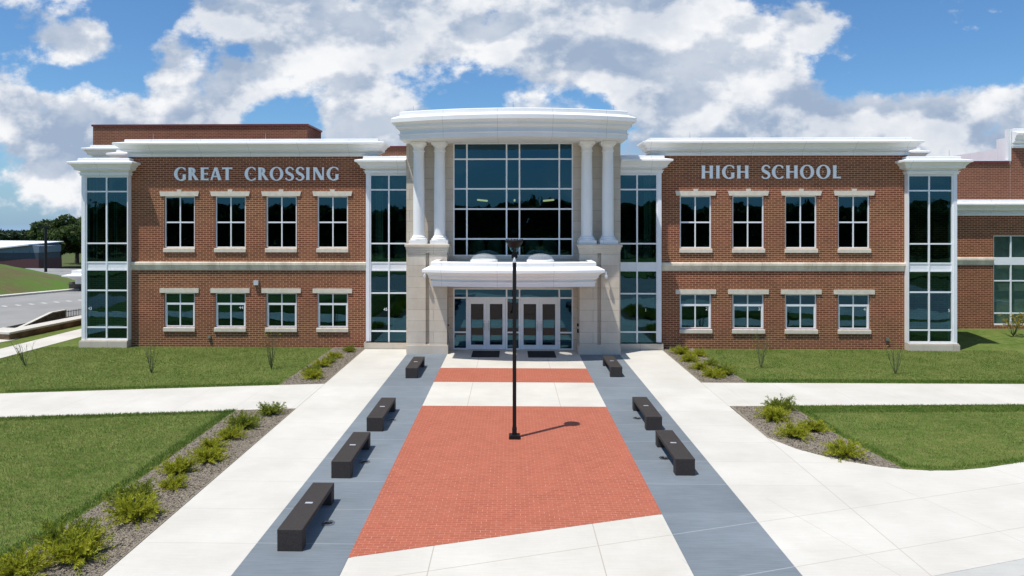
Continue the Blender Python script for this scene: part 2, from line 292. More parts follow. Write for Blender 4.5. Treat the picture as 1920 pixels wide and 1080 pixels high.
# ------------------------------------------------------------------ mesh builder
class MB:
    def __init__(s): s.v = []; s.f = []
    def add(s, vs, fs):
        o = len(s.v); s.v += [tuple(p) for p in vs]; s.f += [tuple(i + o for i in f) for f in fs]; return s
    def box(s, x0, x1, y0, y1, z0, z1, skip=''):
        vs = [(x0, y0, z0), (x1, y0, z0), (x1, y1, z0), (x0, y1, z0), (x0, y0, z1), (x1, y0, z1), (x1, y1, z1), (x0, y1, z1)]
        fs = {'b': (0, 3, 2, 1), 't': (4, 5, 6, 7), 'f': (0, 1, 5, 4), 'r': (1, 2, 6, 5), 'k': (2, 3, 7, 6), 'l': (3, 0, 4, 7)}
        return s.add(vs, [f for k, f in fs.items() if k not in skip])
    def prism(s, pts, z0, z1, bottom=True):
        n = len(pts); vs = [(x, y, z0) for x, y in pts] + [(x, y, z1) for x, y in pts]
        fs = [tuple(range(n, 2 * n))] + [(i, (i + 1) % n, n + (i + 1) % n, n + i) for i in range(n)]
        if bottom: fs.append(tuple(range(n - 1, -1, -1)))
        return s.add(vs, fs)
    def xprism(s, pts, y0, y1):
        """outline in x,z extruded along y"""
        n = len(pts); vs = [(x, y0, z) for x, z in pts] + [(x, y1, z) for x, z in pts]
        return s.add(vs, [tuple(range(n)), tuple(range(2 * n - 1, n - 1, -1))] + [((i + 1) % n, i, n + i, n + (i + 1) % n) for i in range(n)])
    def lathe(s, prof, cx, cy, seg=32, caps=True):
        o = []; n = len(prof)
        for r, z in prof:
            o += [(cx + r * math.cos(2 * math.pi * k / seg), cy + r * math.sin(2 * math.pi * k / seg), z) for k in range(seg)]
        fs = [(i * seg + k, i * seg + (k + 1) % seg, (i + 1) * seg + (k + 1) % seg, (i + 1) * seg + k) for i in range(n - 1) for k in range(seg)]
        if caps: fs += [tuple(range(seg - 1, -1, -1)), tuple(range((n - 1) * seg, n * seg))]
        return s.add(o, fs)
    def tube(s, pts, rad, seg=6):
        pts = [Vector(p) for p in pts]; n = len(pts); o = []
        rad = rad if isinstance(rad, (list, tuple)) else [rad] * n
        for i, p in enumerate(pts):
            d = (pts[min(i + 1, n - 1)] - pts[max(i - 1, 0)]).normalized()
            u = d.cross(Vector((.31, .95, .07))); u = u.normalized() if u.length > 1e-4 else Vector((1, 0, 0)); w = d.cross(u)
            o += [p + (u * math.cos(2 * math.pi * k / seg) + w * math.sin(2 * math.pi * k / seg)) * rad[i] for k in range(seg)]
        fs = [(i * seg + k, i * seg + (k + 1) % seg, (i + 1) * seg + (k + 1) % seg, (i + 1) * seg + k) for i in range(n - 1) for k in range(seg)]
        return s.add(o, fs + [tuple(range(seg - 1, -1, -1)), tuple(range((n - 1) * seg, n * seg))])
    def sweep(s, path, prof, caps=True):
        """mitred moulding: profile (outward, z) along plan path, outward on the right-hand side of travel"""
        P_ = [Vector(p) for p in path]; n = len(P_); m = len(prof); o = []
        for i, p in enumerate(P_):
            ds = []
            if i > 0: ds.append((P_[i] - P_[i - 1]).normalized())
            if i < n - 1: ds.append((P_[i + 1] - P_[i]).normalized())
            ns = [Vector((d.y, -d.x)) for d in ds]
            nn = ns[0] if len(ns) == 1 else (ns[0] + ns[1]) / (1 + ns[0].dot(ns[1]))
            o += [(p.x + nn.x * a, p.y + nn.y * a, z) for a, z in prof]
        fs = [(i * m + j, (i + 1) * m + j, (i + 1) * m + j + 1, i * m + j + 1) for i in range(n - 1) for j in range(m - 1)]
        if caps: fs += [tuple(range(m - 1, -1, -1)), tuple(range((n - 1) * m, n * m))]
        return s.add(o, fs)
    def wall(s, x0, x1, z0, z1, y, holes, depth=.16):
        """front face with openings and their reveals"""
        xs = sorted({x0, x1, *[h[0] for h in holes], *[h[1] for h in holes]}); zs = sorted({z0, z1, *[h[2] for h in holes], *[h[3] for h in holes]})
        for i in range(len(xs) - 1):
            for j in range(len(zs) - 1):
                cx, cz = (xs[i] + xs[i + 1]) / 2, (zs[j] + zs[j + 1]) / 2
                if any(h[0] < cx < h[1] and h[2] < cz < h[3] for h in holes): continue
                s.add([(xs[i], y, zs[j]), (xs[i + 1], y, zs[j]), (xs[i + 1], y, zs[j + 1]), (xs[i], y, zs[j + 1])], [(0, 1, 2, 3)])
        for a, b, c, d in holes:
            s.add([(a, y, c), (b, y, c), (b, y, d), (a, y, d), (a, y + depth, c), (b, y + depth, c), (b, y + depth, d), (a, y + depth, d)],
                  [(0, 4, 5, 1), (1, 5, 6, 2), (2, 6, 7, 3), (3, 7, 4, 0)])
        return s
    def build(s, name, mat, parent=None, smooth=False, **kw):
        me = bpy.data.meshes.new(name); me.from_pydata(s.v, [], s.f); me.materials.append(M[mat] if isinstance(mat, str) else mat)
        if smooth:
            me.polygons.foreach_set('use_smooth', [True] * len(me.polygons))
        me.update(); o = bpy.data.objects.new(name, me); COL.objects.link(o)
        if parent is not None:
            o.parent = parent; o.matrix_parent_inverse = parent.matrix_basis.inverted()
        if kw: tag(o, **kw)
        return o
def tag(o, label=None, cat=None, group=None, kind=None):
    if label: o['label'] = label
    if cat: o['category'] = cat
    if group: o['group'] = group
    if kind: o['kind'] = kind
    return o
def empty(name, loc, **kw):
    o = bpy.data.objects.new(name, None); COL.objects.link(o); o.location = loc; o.empty_display_size = .3
    bpy.context.view_layer.update(); tag(o, **kw); return o
def fast_mesh(name, V, F, mat, parent=None, **kw):
    """V (n,3) floats, F (m,k) ints, k = 3 or 4"""
    V = np.asarray(V, np.float32); F = np.asarray(F, np.int32); k = F.shape[1]
    me = bpy.data.meshes.new(name); me.vertices.add(len(V)); me.vertices.foreach_set('co', V.ravel())
    me.loops.add(F.size); me.loops.foreach_set('vertex_index', F.ravel()); me.polygons.add(len(F))
    me.polygons.foreach_set('loop_start', np.arange(len(F), dtype=np.int32) * k); me.polygons.foreach_set('loop_total', np.full(len(F), k, np.int32))
    me.update(calc_edges=True); me.materials.append(M[mat]); o = bpy.data.objects.new(name, me); COL.objects.link(o)
    if parent is not None:
        o.parent = parent; o.matrix_parent_inverse = parent.matrix_basis.inverted()
    if kw: tag(o, **kw)
    return o
def copy_tree(o, parent=None):
    c = o.copy(); COL.objects.link(c)
    if parent is not None: c.parent = parent
    for ch in list(o.children): copy_tree(ch, c)
    return c
random.seed(7); rng = np.random.default_rng(7)

# ------------------------------------------------------------------ the setting: ground
def zt(x, y):
    """lie of the land beyond the school: it falls away behind and to the left"""
    r = max(0, y - 66); return -.25 - min(r * .05, 3.2) - max(0, y - 180) * .018
mb = MB(); ys = [-400, -60, 0, 40, 66, 90, 130, 180, 300, 500, 800, 1500, 6000]; xs = [-6000, -1500, -400, -120, -60, 0, 60, 120, 400, 1500, 6000]
vs = [(x, y, zt(x, y) if y < 1000 else (-60 if y < 2000 else -330)) for y in ys for x in xs]; nx = len(xs)
mb.add(vs, [(j * nx + i, j * nx + i + 1, (j + 1) * nx + i + 1, (j + 1) * nx + i) for j in range(len(ys) - 1) for i in range(nx - 1)])
mb.build('ground', 'field', kind='structure')
def kerb_y(x): return 9.62 + K * x
XL, XR = -34., 34.
MB().prism([(-29.7, 12.0), (-22.9, 12.0), (-22.9, 30), (-21.3, 48), (-27.4, 48), (-26.4, 36.6), (-27, 34.2), (-29.7, 34.2)], -.28, -.015).build('side_lawn', 'lawn', kind='structure')
# paved court
court = [(XL, kerb_y(XL) + 12), (-7.16, kerb_y(-7.16)), (XR, kerb_y(XR)), (XR, 33), (7.16, 33), (-7.16, 33), (-7.16, 12), (XL, 12 + 12)]
ARC = [(7.2, 19.55), (7.6, 18.6), (8.1, 18.0), (8.6, 17.6), (9.1, 17.3), (9.6, 17.13), (10.2, 17.04), (10.8, 17.06), (11.7, 17.26), (13., 17.73), (15., 18.6), (18, 19.9), (24, 22.2)]
MB().prism([(-9.2, kerb_y(-9.2)), (XR, kerb_y(XR)), (XR, 22.6)] + ARC[::-1] + [(7.16, 22), (7.16, 32.85), (-7.16, 32.85), (-7.16, 10.6), (-9.2, 10.6)], -.28, .004).build('court_paving', 'conc', kind='structure')
# strips on the court
MB().prism([(-3.0, 11.0 - 2), (3.0, 11.0), (3.0, 32.9), (-3.0, 32.9)], -.02, .008).build('middle_paving', 'conc_mid', kind='structure')
for sgn in (-1, 1):
    x0, x1 = sorted((sgn * 3.06, sgn * 4.93)); MB().prism([(x0, kerb_y(x0)), (x1, kerb_y(x1)), (x1, 31.8), (x0, 31.8)], -.02, .012).build('grey_paving_strip', 'grey', kind='structure')
MB().prism([(-3.06, 12.36), (3.06, 14.36), (3.06, 22.68), (-3.06, 22.68)], -.02, .014).build('brick_paving', 'paver', kind='structure')
MB().prism([(-3.06, 26.1), (3.06, 26.1), (3.06, 28.62), (-3.06, 28.62)], -.02, .014).build('brick_paving_band', 'paver', kind='structure')
# cross paths
MB().prism([(-7.16, 22.25), (-7.16, 25.72), (-18.3, 23.98), (-30, 22.2), (-30, 19.2), (-16.1, 21.0)], -.28, .010).build('left_path', 'walk', kind='structure')
MB().prism([(7.16, 22.85), (30, 23.8), (30, 26.3), (7.16, 26.2)], -.28, .010).build('right_path', 'walk', kind='structure')
# mulch beds
ARC = [(7.2, 19.55), (7.6, 18.6), (8.1, 18.0), (8.6, 17.6), (9.1, 17.3), (9.6, 17.13), (10.2, 17.04), (10.8, 17.06), (11.7, 17.26), (13., 17.73), (15., 18.6), (18, 19.9), (24, 22.2)]
MB().prism([(-7.16, 25.7), (-7.16, 33.2), (-8.75, 33.25), (-8.8, 25.45)], -.28, .016).build('mulch_bed', 'mulch', kind='structure')
MB().prism([(-7.16, 10.6), (-7.16, 22.25), (-9.05, 22.0), (-8.9, 16), (-9.2, 10.6)], -.28, .016).build('mulch_bed', 'mulch', kind='structure')
MB().prism([(7.16, 26.2), (8.9, 26.22), (8.75, 33.3), (7.16, 33.2)], -.28, .016).build('mulch_bed', 'mulch', kind='structure')
MB().prism([(7.18, 22.85), (7.18, 19.55)] + ARC[1:6] + [(9.25, 20.), (9.2, 22.93)], -.02, .018).build('mulch_bed', 'mulch', kind='structure')
# lawns
MB().prism([(-8.8, 25.45), (-8.75, 33.35), (-21.2, 33.35), (-21.3, 48), (-23.1, 48), (-23.1, 36), (-23.1, 30), (-24.7, 23.0), (-18.3, 23.98)], -.28, .0).build('upper_left_lawn', 'lawn', kind='structure')
MB().prism([(-9.05, 22.0), (-16.1, 21.0), (-30, 19.2), (-30, 9), (-9.3, 9), (-8.9, 16)], -.28, .0).build('lower_left_lawn', 'lawn', kind='structure')
MB().prism([(8.9, 26.22), (30, 26.3), (60, 27), (60, 38.2), (21.0, 38.2), (21.0, 33.3), (8.75, 33.3)], -.28, .0).build('upper_right_lawn', 'lawn', kind='structure')
gl = MB(); # gentle rise against the annex
gl.add([(21.2, 33.4, -.02), (60, 33.4, -.02), (60, 38.1, .3), (21.2, 38.1, .3), (60, 36.5, .22), (21.2, 36.5, .22), (60, 35, .06), (21.2, 35, .06)], [(0, 1, 6, 7), (7, 6, 4, 5), (5, 4, 2, 3)])
gl.build('lawn_bank', 'lawn', kind='structure')
MB().prism([(9.2, 22.93), (9.25, 20.), ARC[5]] + ARC[6:] + [(30, 23.8)], -.02, .020).build('lower_right_lawn', 'lawn', kind='structure')
# path up the left side
MB().prism([(-24.75, 26), (-23.05, 26), (-23.2, 50), (-24.95, 50)], -.28, .012).build('side_path', 'walk', kind='structure')
MB().prism([(-29.7, 33.0), (-26.2, 34.2), (-26.0, 35.), (-27.0, 38.5), (-29.7, 39.2)], -.28, .006).build('side_terrace', 'conc', kind='structure')
# road on the left
MB().prism([(-75, 10), (-29.75, 10), (-29.7, 41.5), (-27.6, 48), (-26, 64.), (-38.2, 63.), (-41.6, 55.2), (-44.5, 48), (-75, 40)], -.28, -.004).build('side_road', 'asphalt', kind='structure')
pm = MB()
for k in range(11):
    t = k / 10; x = -38.6 + 5.2 * t; y = 48.2 + 6.6 * t - .2; pm.prism([(x, y), (x + .62, y - .35), (x + .74, y - .22), (x + .12, y + .13)], -.01, .003)
pm.build('road_marking', 'paint', kind='structure')
kb = MB(); kb.sweep([(-52, 33), (-44.6, 48), (-41.8, 54.9), (-39.4, 60.3), (-38.2, 63.2)][::-1], [(0, -.2), (0, .14), (.75, .15), (.75, -.2)]); kb.build('road_kerb', 'conc', kind='structure')
# grassy bank beyond the road
bm_ = []; nu, nv = 26, 14; vs = []
for i in range(nu):
    for j in range(nv):
        t = i / (nu - 1); w = j / (nv - 1); bx0 = -52 + 14.5 * t; by0 = 34 + 30 * t
        x = bx0 - .4 - w * 17; y = by0 + .2 + w * 9.5
        h = 4.0 * math.sin(min(w * 1.5, 1) * math.pi / 2) * (1 - .80 * max(0, (t - .66) / .34)) * (1 - max(0, w - .75) * 2) + .10 * math.sin(i * 1.7 + j)
        vs.append((x, y, -.05 + max(h, 0)))
MB().add(vs, [(i * nv + j, i * nv + j + 1, (i + 1) * nv + j + 1, (i + 1) * nv + j) for i in range(nu - 1) for j in range(nv - 1)]).build('grass_bank', 'bank', smooth=True, kind='structure')
MB().prism([(-75, 76), (-30, 64.5), (-26, 66), (-45, 100), (-75, 104)], -2.1, -.9).build('far_road', 'asphalt', kind='structure')
MB().sweep([(-60, 84), (-46, 71), (-37.5, 65)], [(0, -.5), (0, -.1), (.3, -.1), (.3, -.5)]).build('far_kerb', 'kerbm', kind='structure')
# street in front of the kerb (behind and below the camera)
KL, KR = -40, 40
MB().prism([(KL, kerb_y(KL) - .4), (KL, -14), (KR, -14), (KR, kerb_y(KR) - .4)], -.28, -.14).build('street', 'asphalt', kind='structure')
MB().prism([(KL, kerb_y(KL) - 2.6), (KR, kerb_y(KR) - 2.6), (KR, kerb_y(KR) - .45), (KL, kerb_y(KL) - .45)], -.2, -.135).build('street_gutter', 'conc', kind='structure')
MB().prism([(KL, kerb_y(KL) - .46), (KR, kerb_y(KR) - .46), (KR, kerb_y(KR) - .004), (KL, kerb_y(KL) - .004)], -.28, .002).build('street_kerb', 'kerbm', kind='structure')
MB().prism([(-60, -60), (60, -60), (60, -14.1), (-60, -14.1)], -.28, -.05).build('front_lawn', 'lawn', kind='structure')

# ------------------------------------------------------------------ the school
school = empty('school_building', (0, 33, 0), label='two storey red brick school with white cornices, columned entrance and glass corner bays', cat='building')
WY, TY, BY, PY = 33.3, 33.0, 32.8, 31.7
WINX = [8.85, 11.38, 13.91, 16.44]
CORN = [(.0, 0), (.05, .0), (.05, .09), (.10, .13), (.10, .155), (.03, .17), (.03, .22), (.10, .25), (.20, .29), (.24, .31), (.24, .40), (.27, .43), (.36, .55), (.40, .58), (.46, .60), (.46, .69), (.43, .71), (.12, .78), (.12, .90), (.08, .92), (-.1, .92)]
def cornice(path, z, sc=1., name='cornice', parent=school, off=1.):
    c = MB().sweep(path, [(a * off, z + b * sc) for a, b in CORN]); return c.build(name, 'white', parent)
for sg in (-1, 1):
    holes = []
    for wx in WINX: holes += [(sg * wx - .76, sg * wx + .76, 4.87, 7.42), (sg * wx - .76, sg * wx + .76, .97, 2.66)]
    xa, xb = sorted((sg * 6.72, sg * 18.98))
    w = MB().wall(xa, xb, -.2, 9.42, WY, holes, .2); w.box(xa, xb, WY, 44, -.2, 9.2, 'fb'); w.build('brick_wall', 'brick', school)
    w = MB(); w.box(xa + .02, xb - .02, WY + .25, 43.9, 9.14, 9.22); w.build('roof', 'membrane', school)
    cornice([(xa, 34.25), (xa, WY), (xb, WY), (xb, 34.25)], 9.36, .93, off=1.14); MB().box(xa + .03, xb - .03, WY + .06, 34.24, 9.23, 10.15).build('parapet', 'white', school)
    # stone belt course, three fascias
    b0, b1 = sorted((sg * 7.13, sg * 18.85))
    for (z0, z1, d) in ((4.06, 4.18, .05), (3.97, 4.06, .10), (3.90, 3.97, .04), (3.84, 3.90, .075), (3.78, 3.84, .03)): pass
    bc = MB(); pr = [(0, 3.78), (.02, 3.78), (.02, 3.83), (.045, 3.84), (.045, 3.90), (.065, 3.92), (.065, 3.985), (.085, 4.0), (.12, 4.04), (.12, 4.15), (.10, 4.18), (0, 4.19)]
    bc.sweep([(b0, WY), (b1, WY)], pr).build('belt_course', 'belt', school)
    # windows
    for k, wx in enumerate(WINX):
        cx = sg * wx; yf = WY + .07
        for up in (1, 0):
            z0, z1 = (4.87, 7.42) if up else (.97, 2.66)
            f = MB(); a_, b_ = cx - .757, cx + .757; t_ = .06
            for (q0, q1, r0, r1) in ((a_, a_ + t_, z0, z1), (b_ - t_, b_, z0, z1), (a_ + t_, b_ - t_, z0, z0 + t_), (a_ + t_, b_ - t_, z1 - t_, z1)): f.box(q0, q1, yf, yf + .08, r0, r1)
            zm = 6.13 if up else 2.11; hm = .035 if up else .05
            f.box(a_ + t_, b_ - t_, yf + .004, yf + .08, zm - hm, zm + hm)
            f.box(cx - .028, cx + .028, yf + .007, yf + .078, z0 + t_, zm - hm); f.box(cx - .028, cx + .028, yf + .007, yf + .078, zm + hm, z1 - t_)
            if not up:
                for (q0, q1) in ((a_ + t_, a_ + t_ + .05), (b_ - t_ - .05, b_ - t_)): f.box(q0, q1, yf + .012, yf + .07, z0 + t_, zm - hm)
            wo_ = f.build('window', 'frame', school)
            MB().box(a_ + t_ / 2, b_ - t_ / 2, yf + .04, yf + .052, z0 + t_ / 2, z1 - t_ / 2).build('pane', 'glass', wo_)
            s_ = MB(); s_.add([(a_ - .03, WY - .07, z0 - .21), (b_ + .03, WY - .07, z0 - .21), (b_ + .03, WY + .07, z0 - .21), (a_ - .03, WY + .07, z0 - .21),
                               (a_ - .03, WY - .07, z0 - .035), (b_ + .03, WY - .07, z0 - .035), (b_ - .002, WY + .12, z0 + .012), (a_ + .002, WY + .12, z0 + .012)],
                              [(0, 3, 2, 1), (4, 5, 6, 7), (0, 1, 5, 4), (1, 2, 6, 5), (2, 3, 7, 6), (3, 0, 4, 7)])
            s_.build('sill', 'cast', wo_)
            l_ = MB()
            if up:
                l_.xprism([(cx - .93, z1), (cx + .93, z1), (cx + .985, z1 + .235), (cx + .10, z1 + .235), (cx + .12, z1 + .33), (cx - .12, z1 + .33), (cx - .10, z1 + .235), (cx - .985, z1 + .235)], WY - .05, WY + .02)
            else: l_.box(cx - .97, cx + .97, WY - .05, WY + .02, z1, z1 + .22)
            l_.build('lintel', 'cast', wo_)

def number(txt, x, z, y, h, parent):
    cu = bpy.data.curves.new('number', 'FONT'); cu.body = txt; cu.size = h; cu.extrude = .002; cu.align_x = 'CENTER'
    t = bpy.data.objects.new('tmp', cu); COL.objects.link(t); dg = bpy.context.evaluated_depsgraph_get()
    me = bpy.data.meshes.new_from_object(t.evaluated_get(dg)); bpy.data.objects.remove(t)
    me.transform(Matrix.Translation((x, y, z)) @ Matrix.Rotation(math.radians(90), 4, 'X'))
    me.materials.clear(); me.materials.append(M['letter']); o = bpy.data.objects.new('room_number', me); COL.objects.link(o)
    o.parent = parent; o.matrix_parent_inverse = parent.matrix_basis.inverted(); return o
wins = [o for o in school.children if o.name.startswith('window')]
def win_at(x): # the lower window nearest x
    return min((o for o in wins if min(v.co.z for v in o.data.vertices) < 2), key=lambda o: abs(sum(v.co.x for v in o.data.vertices) / len(o.data.vertices) - x))
for txt, wx, dx in (('44', -13.91, .50), ('2', 8.85, .56), ('3', 11.38, .56), ('4', 16.44, .56)): number(txt, wx + dx, 1.86, WY + .105, .22, win_at(wx))

# glass bays
def bay(x0, x1, post_left, post_right, bars, mid, zbot, ztop, numb=None):
    f = MB(); y = TY; pw_ = .23
    a_ = x0 + (pw_ if post_left else .05); b_ = x1 - (pw_ if post_right else .05)
    if post_left: f.box(x0, x0 + .17, y, y + .3, .35, ztop + .12); f.box(x0 + .17, a_ + .01, y + .03, y + .3, .35, ztop + .12)
    else: f.box(x0, a_, y, y + .3, .35, ztop + .12)
    if post_right: f.box(x1 - .17, x1, y, y + .3, .35, ztop + .12); f.box(b_ - .01, x1 - .17, y + .03, y + .3, .35, ztop + .12)
    else: f.box(b_, x1, y, y + .3, .35, ztop + .12)
    t = .035
    f.box(a_, b_, y + .045, y + .15, zbot - .09, zbot); f.box(a_, b_, y + .045, y + .15, ztop, ztop + .11)
    for z in bars: f.box(a_, b_, y + .05, y + .15, z - t, z + t)
    f.box(mid - t, mid + t, y + .04, y + .16, zbot - .0, ztop)
    fr = f.build('curtain_wall', 'frame', school)
    sp = MB(); sp.box(a_, b_, y + .07, y + .12, 3.80, 4.17); sp.build('spandrel_panel', 'frame', fr)
    for (g0, g1) in ((zbot, 3.80), (4.17, ztop)):
        for (h0, h1) in ((a_, mid), (mid, b_)): MB().box(h0 + .01, h1 - .01, y + .09, y + .102, g0 + .002, g1 - .002).build('pane', 'glass', fr)
    pl = MB(); pl.box(x0 - (.07 if post_left else 0), x1 + (.07 if post_right else 0), y - .10, y + .4, -.2, .30); pl.box(x0 - (.04 if post_left else 0), x1 + (.04 if post_right else 0), y - .07, y + .4, .30, zbot - .085)
    pl.build('plinth', 'stone', fr)
    if numb: number(numb[0], numb[1], numb[2], y + .085, .2, fr)
    xo = x0 if post_left else x1
    # side return and body behind the bay
    return fr
OB = ([.98, 2.79, 3.80, 4.17, 5.10, 7.64]); CB = ([.84, 2.69, 3.80, 4.17, 5.10, 7.71])
bay(-21.15, -18.84, True, False, OB, -19.93, .44, 8.33, ('43', -20.78, 1.83))
bay(18.84, 21.15, False, True, OB, 19.86, .44, 8.33, ('5', 20.82, 1.85))
bay(-7.14, -5.1, True, False, CB, -6.03, .25, 8.40, ('45', -6.2, 1.83))
bay(5.1, 7.14, False, True, CB, 5.98, .25, 8.40, ('1', 6.4, 1.83))
for sg in (-1, 1):
    x0, x1 = sorted((sg * 18.84, sg * 21.15)); cornice([(x0, 35), (x0, TY), (x1, TY), (x1, 35)], 8.42, .92)
    x0, x1 = sorted((sg * 5.14, sg * 7.14))
    cornice([(x0, TY), (x1, TY), (x1, 34)] if sg > 0 else [(x0, 34), (x0, TY), (x1, TY)], 8.50, .90)
    x0, x1 = sorted((sg * 5.14, sg * 7.1)); MB().box(x0, x1, TY + .05, 34.5, 9.0, 9.36).build('roof', 'membrane', school)
    x0, x1 = sorted((sg * 18.9, sg * 21.1)); MB().box(x0, x1, TY + .05, 35., 8.9, 9.3).build('roof', 'membrane', school)
    x0, x1 = sorted((sg * 18.99, sg * 21.0)); MB().box(x0, x1, TY + .31, 44, -.2, 8.9, 'b').box(x0, x1, 36, 44, 8.9, 9.7, 'b').build('side_wall', 'brick', school)
    cornice([(x0, 40), (x0, 36), (x1, 36), (x1, 40)], 9.15, .92)
# rear blocks and penthouses
MB().box(-24.9, -13, 40, 60, -.2, 10.4, 'b').build('rear_wall', 'brick_far', school)
cornice([(-24.9, 60), (-24.9, 40), (-13, 40)], 9.86, .93)
MB().box(-27.4, -13.3, 44, 47.2, 9, 12.4, 'b').build('penthouse_wall', 'brick_far', school)
MB().box(-27.47, -13.23, 43.93, 47.27, 12.4, 12.52).build('penthouse_coping', 'coping', school)
MB().box(-13.2, 5, 44.4, 60, 9, 11.0, 'b').build('penthouse_wall', 'brick_far', school)
MB().box(-13.2, 5.05, 44.33, 60.07, 11.0, 11.12).build('penthouse_coping', 'coping', school)
# right annex
AY = 38.0
an = [(26.33, 31., .50, 5.42)]
MB().wall(21.0, 60, -.1, 6.5, AY, an, .2).build('annex_wall', 'brick', school)
MB().sweep([(21.02, AY), (26.3, AY)], [(a, z + .02) for a, z in pr]).build('belt_course', 'belt', school)
f = MB(); x = 26.33
f.box(26.33, 31, AY + .05, AY + .15, .5, .58); f.box(26.33, 31, AY + .05, AY + .15, 5.36, 5.42); f.box(26.33, 26.39, AY + .05, AY + .15, .58, 5.36)
for xx in (27.30, 28.25, 29.2, 30.1): f.box(xx - .035, xx + .035, AY + .045, AY + .15, .58, 5.36)
for zz in (1.15, 2.93): f.box(26.39, 31, AY + .052, AY + .148, zz - .035, zz + .035)
f.box(26.39, 31, AY + .04, AY + .14, 3.80, 4.22); fo = f.build('curtain_wall', 'frame', school)
MB().box(26.36, 30.98, AY + .09, AY + .102, .55, 5.38).build('pane', 'glassclear', fo)
MB().box(21.2, 60, AY + .5, AY + 7, .0, .3).build('interior_floor', 'room', school)
MB().box(26.2, 31.2, AY + .3, AY + .35, .3, 6).build('interior_partition', 'curtain', school)
cornice([(21.0, AY), (60, AY)], 6.50, .95)
MB().box(21.0, 60, AY - .1, 40.1, 7.15, 7.3).build('roof', 'membrane', school)
MB().box(21.0, 28.66, 40, 60, 7.0, 9.55, 'b').build('annex_upper_wall', 'brick_far', school)
MB().box(20.95, 28.6, 39.93, 60, 9.55, 9.66).build('annex_coping', 'coping', school)
MB().wall(28.66, 60, 7.0, 10.5, 39.995, [], .2).build('annex_tall_wall', 'brick_far', school)
cornice([(28.75, 40.0), (60, 40.0)], 10.42, 1.2)
sw = MB(); sw.box(28.50, 28.70, 39.96, 40.2, 9.67, 11.5); sw.box(28.52, 28.72, 40.2, 40.9, 9.67, 11.02); sw.box(28.54, 28.74, 40.9, 60, 9.67, 10.45)
sw.box(21.5, 28.5, 39.92, 40.1, 9.67, 9.73); sw.build('parapet_wall', 'white', school)

# central block
b = MB(); hb = [(-2.88, 2.88, 4.50, 9.95), (-2.88, 2.88, -.01, 2.96)]
b.wall(-5.14, 5.14, -.01, 10.2, BY, hb, .18); b.box(-5.14, 5.14, BY, 44, -.2, 10.2, 'fb'); b.build('stone_wall', 'stone', school)
MB().box(-2.95, 2.95, BY - .06, BY + .02, 4.38, 4.50).build('window_ledge', 'stone', school)
def bars(f, xs_, zs_, x0, x1, z0, z1, y, t=.035):
    f.box(x0, x0 + .06, y, y + .12, z0, z1); f.box(x1 - .06, x1, y, y + .12, z0, z1); f.box(x0 + .06, x1 - .06, y, y + .12, z0, z0 + .06); f.box(x0 + .06, x1 - .06, y, y + .12, z1 - .06, z1)
    for q in xs_: f.box(q - t, q + t, y - .006, y + .11, z0 + .06, z1 - .06)
    for q in zs_: f.box(x0 + .06, x1 - .06, y + .003, y + .112, q - t, q + t)
f = MB(); bars(f, (-2.22, -.31, .31, 2.22), (9.17, 7.74, 6.77, 5.33), -2.88, 2.88, 4.50, 9.95, BY + .03); gw = f.build('great_window', 'frame', school)
gx = (-2.85, -2.22, -.31, .31, 2.22, 2.85)
for i in range(5): MB().box(gx[i] + .01, gx[i + 1] - .01, BY + .08, BY + .092, 4.53, 9.92).build('pane', 'glass', gw)
f = MB(); z1 = 2.96
for q0, q1, r0, r1 in ((-2.88, -2.82, 0, z1), (2.82, 2.88, 0, z1), (-2.82, 2.82, z1 - .06, z1), (-2.82, 2.82, 2.46, 2.53)): f.box(q0, q1, BY + .03, BY + .15, r0, r1)
for q in (-2.22, -.31, .31, 2.22): f.box(q - .04, q + .04, BY + .024, BY + .148, 0, 2.46); f.box(q - .035, q + .035, BY + .024, BY + .148, 2.53, 2.9)
for q0, q1 in ((-2.82, -2.26), (-.27, .27), (2.26, 2.82)): f.box(q0, q1, BY + .034, BY + .14, .80, .87); f.box(q0, q1, BY + .034, BY + .14, 0, .07)
sf = f.build('storefront', 'frame', school)
MB().box(-2.85, 2.85, BY + .08, BY + .092, 2.50, 2.93).build('pane', 'glassdoor', sf)
for q0, q1 in ((-2.83, -2.25), (-.28, .28), (2.25, 2.83)): MB().box(q0, q1, BY + .08, BY + .092, .05, 2.48).build('pane', 'glassdoor', sf)
for (d0, hs) in ((-2.175, 1), (-1.265, -1), (.355, 1), (1.265, -1)):
    d1 = d0 + .905; d = MB(); y = BY + .04
    d.box(d0, d0 + .15, y, y + .05, .02, 2.455); d.box(d1 - .15, d1, y, y + .05, .02, 2.455); d.box(d0 + .15, d1 - .15, y, y + .05, .02, .24); d.box(d0 + .15, d1 - .15, y, y + .05, 2.20, 2.455)
    do = d.build('door', 'doorm', school)
    g = MB()
    for q0, q1, r0, r1 in ((d0 + .15, d0 + .175, .24, 2.2), (d1 - .175, d1 - .15, .24, 2.2), (d0 + .175, d1 - .175, .24, .265), (d0 + .175, d1 - .175, 2.175, 2.2)): g.box(q0, q1, y - .006, y + .04, r0, r1)
    g.build('glazing_bead', 'black', do)
    MB().box(d0 + .15, d1 - .15, y + .018, y + .03, .24, 2.2).build('pane', 'glassdoor', do)
    hx = d1 - .09 if hs > 0 else d0 + .09
    h = MB(); h.tube([(hx, y, .92), (hx, y - .06, .94), (hx, y - .06, 1.26), (hx, y, 1.28)], .013, 8); h.box(hx - .025, hx + .025, y - .006, y, 1.32, 1.40); h.build('handle', 'steel', do)
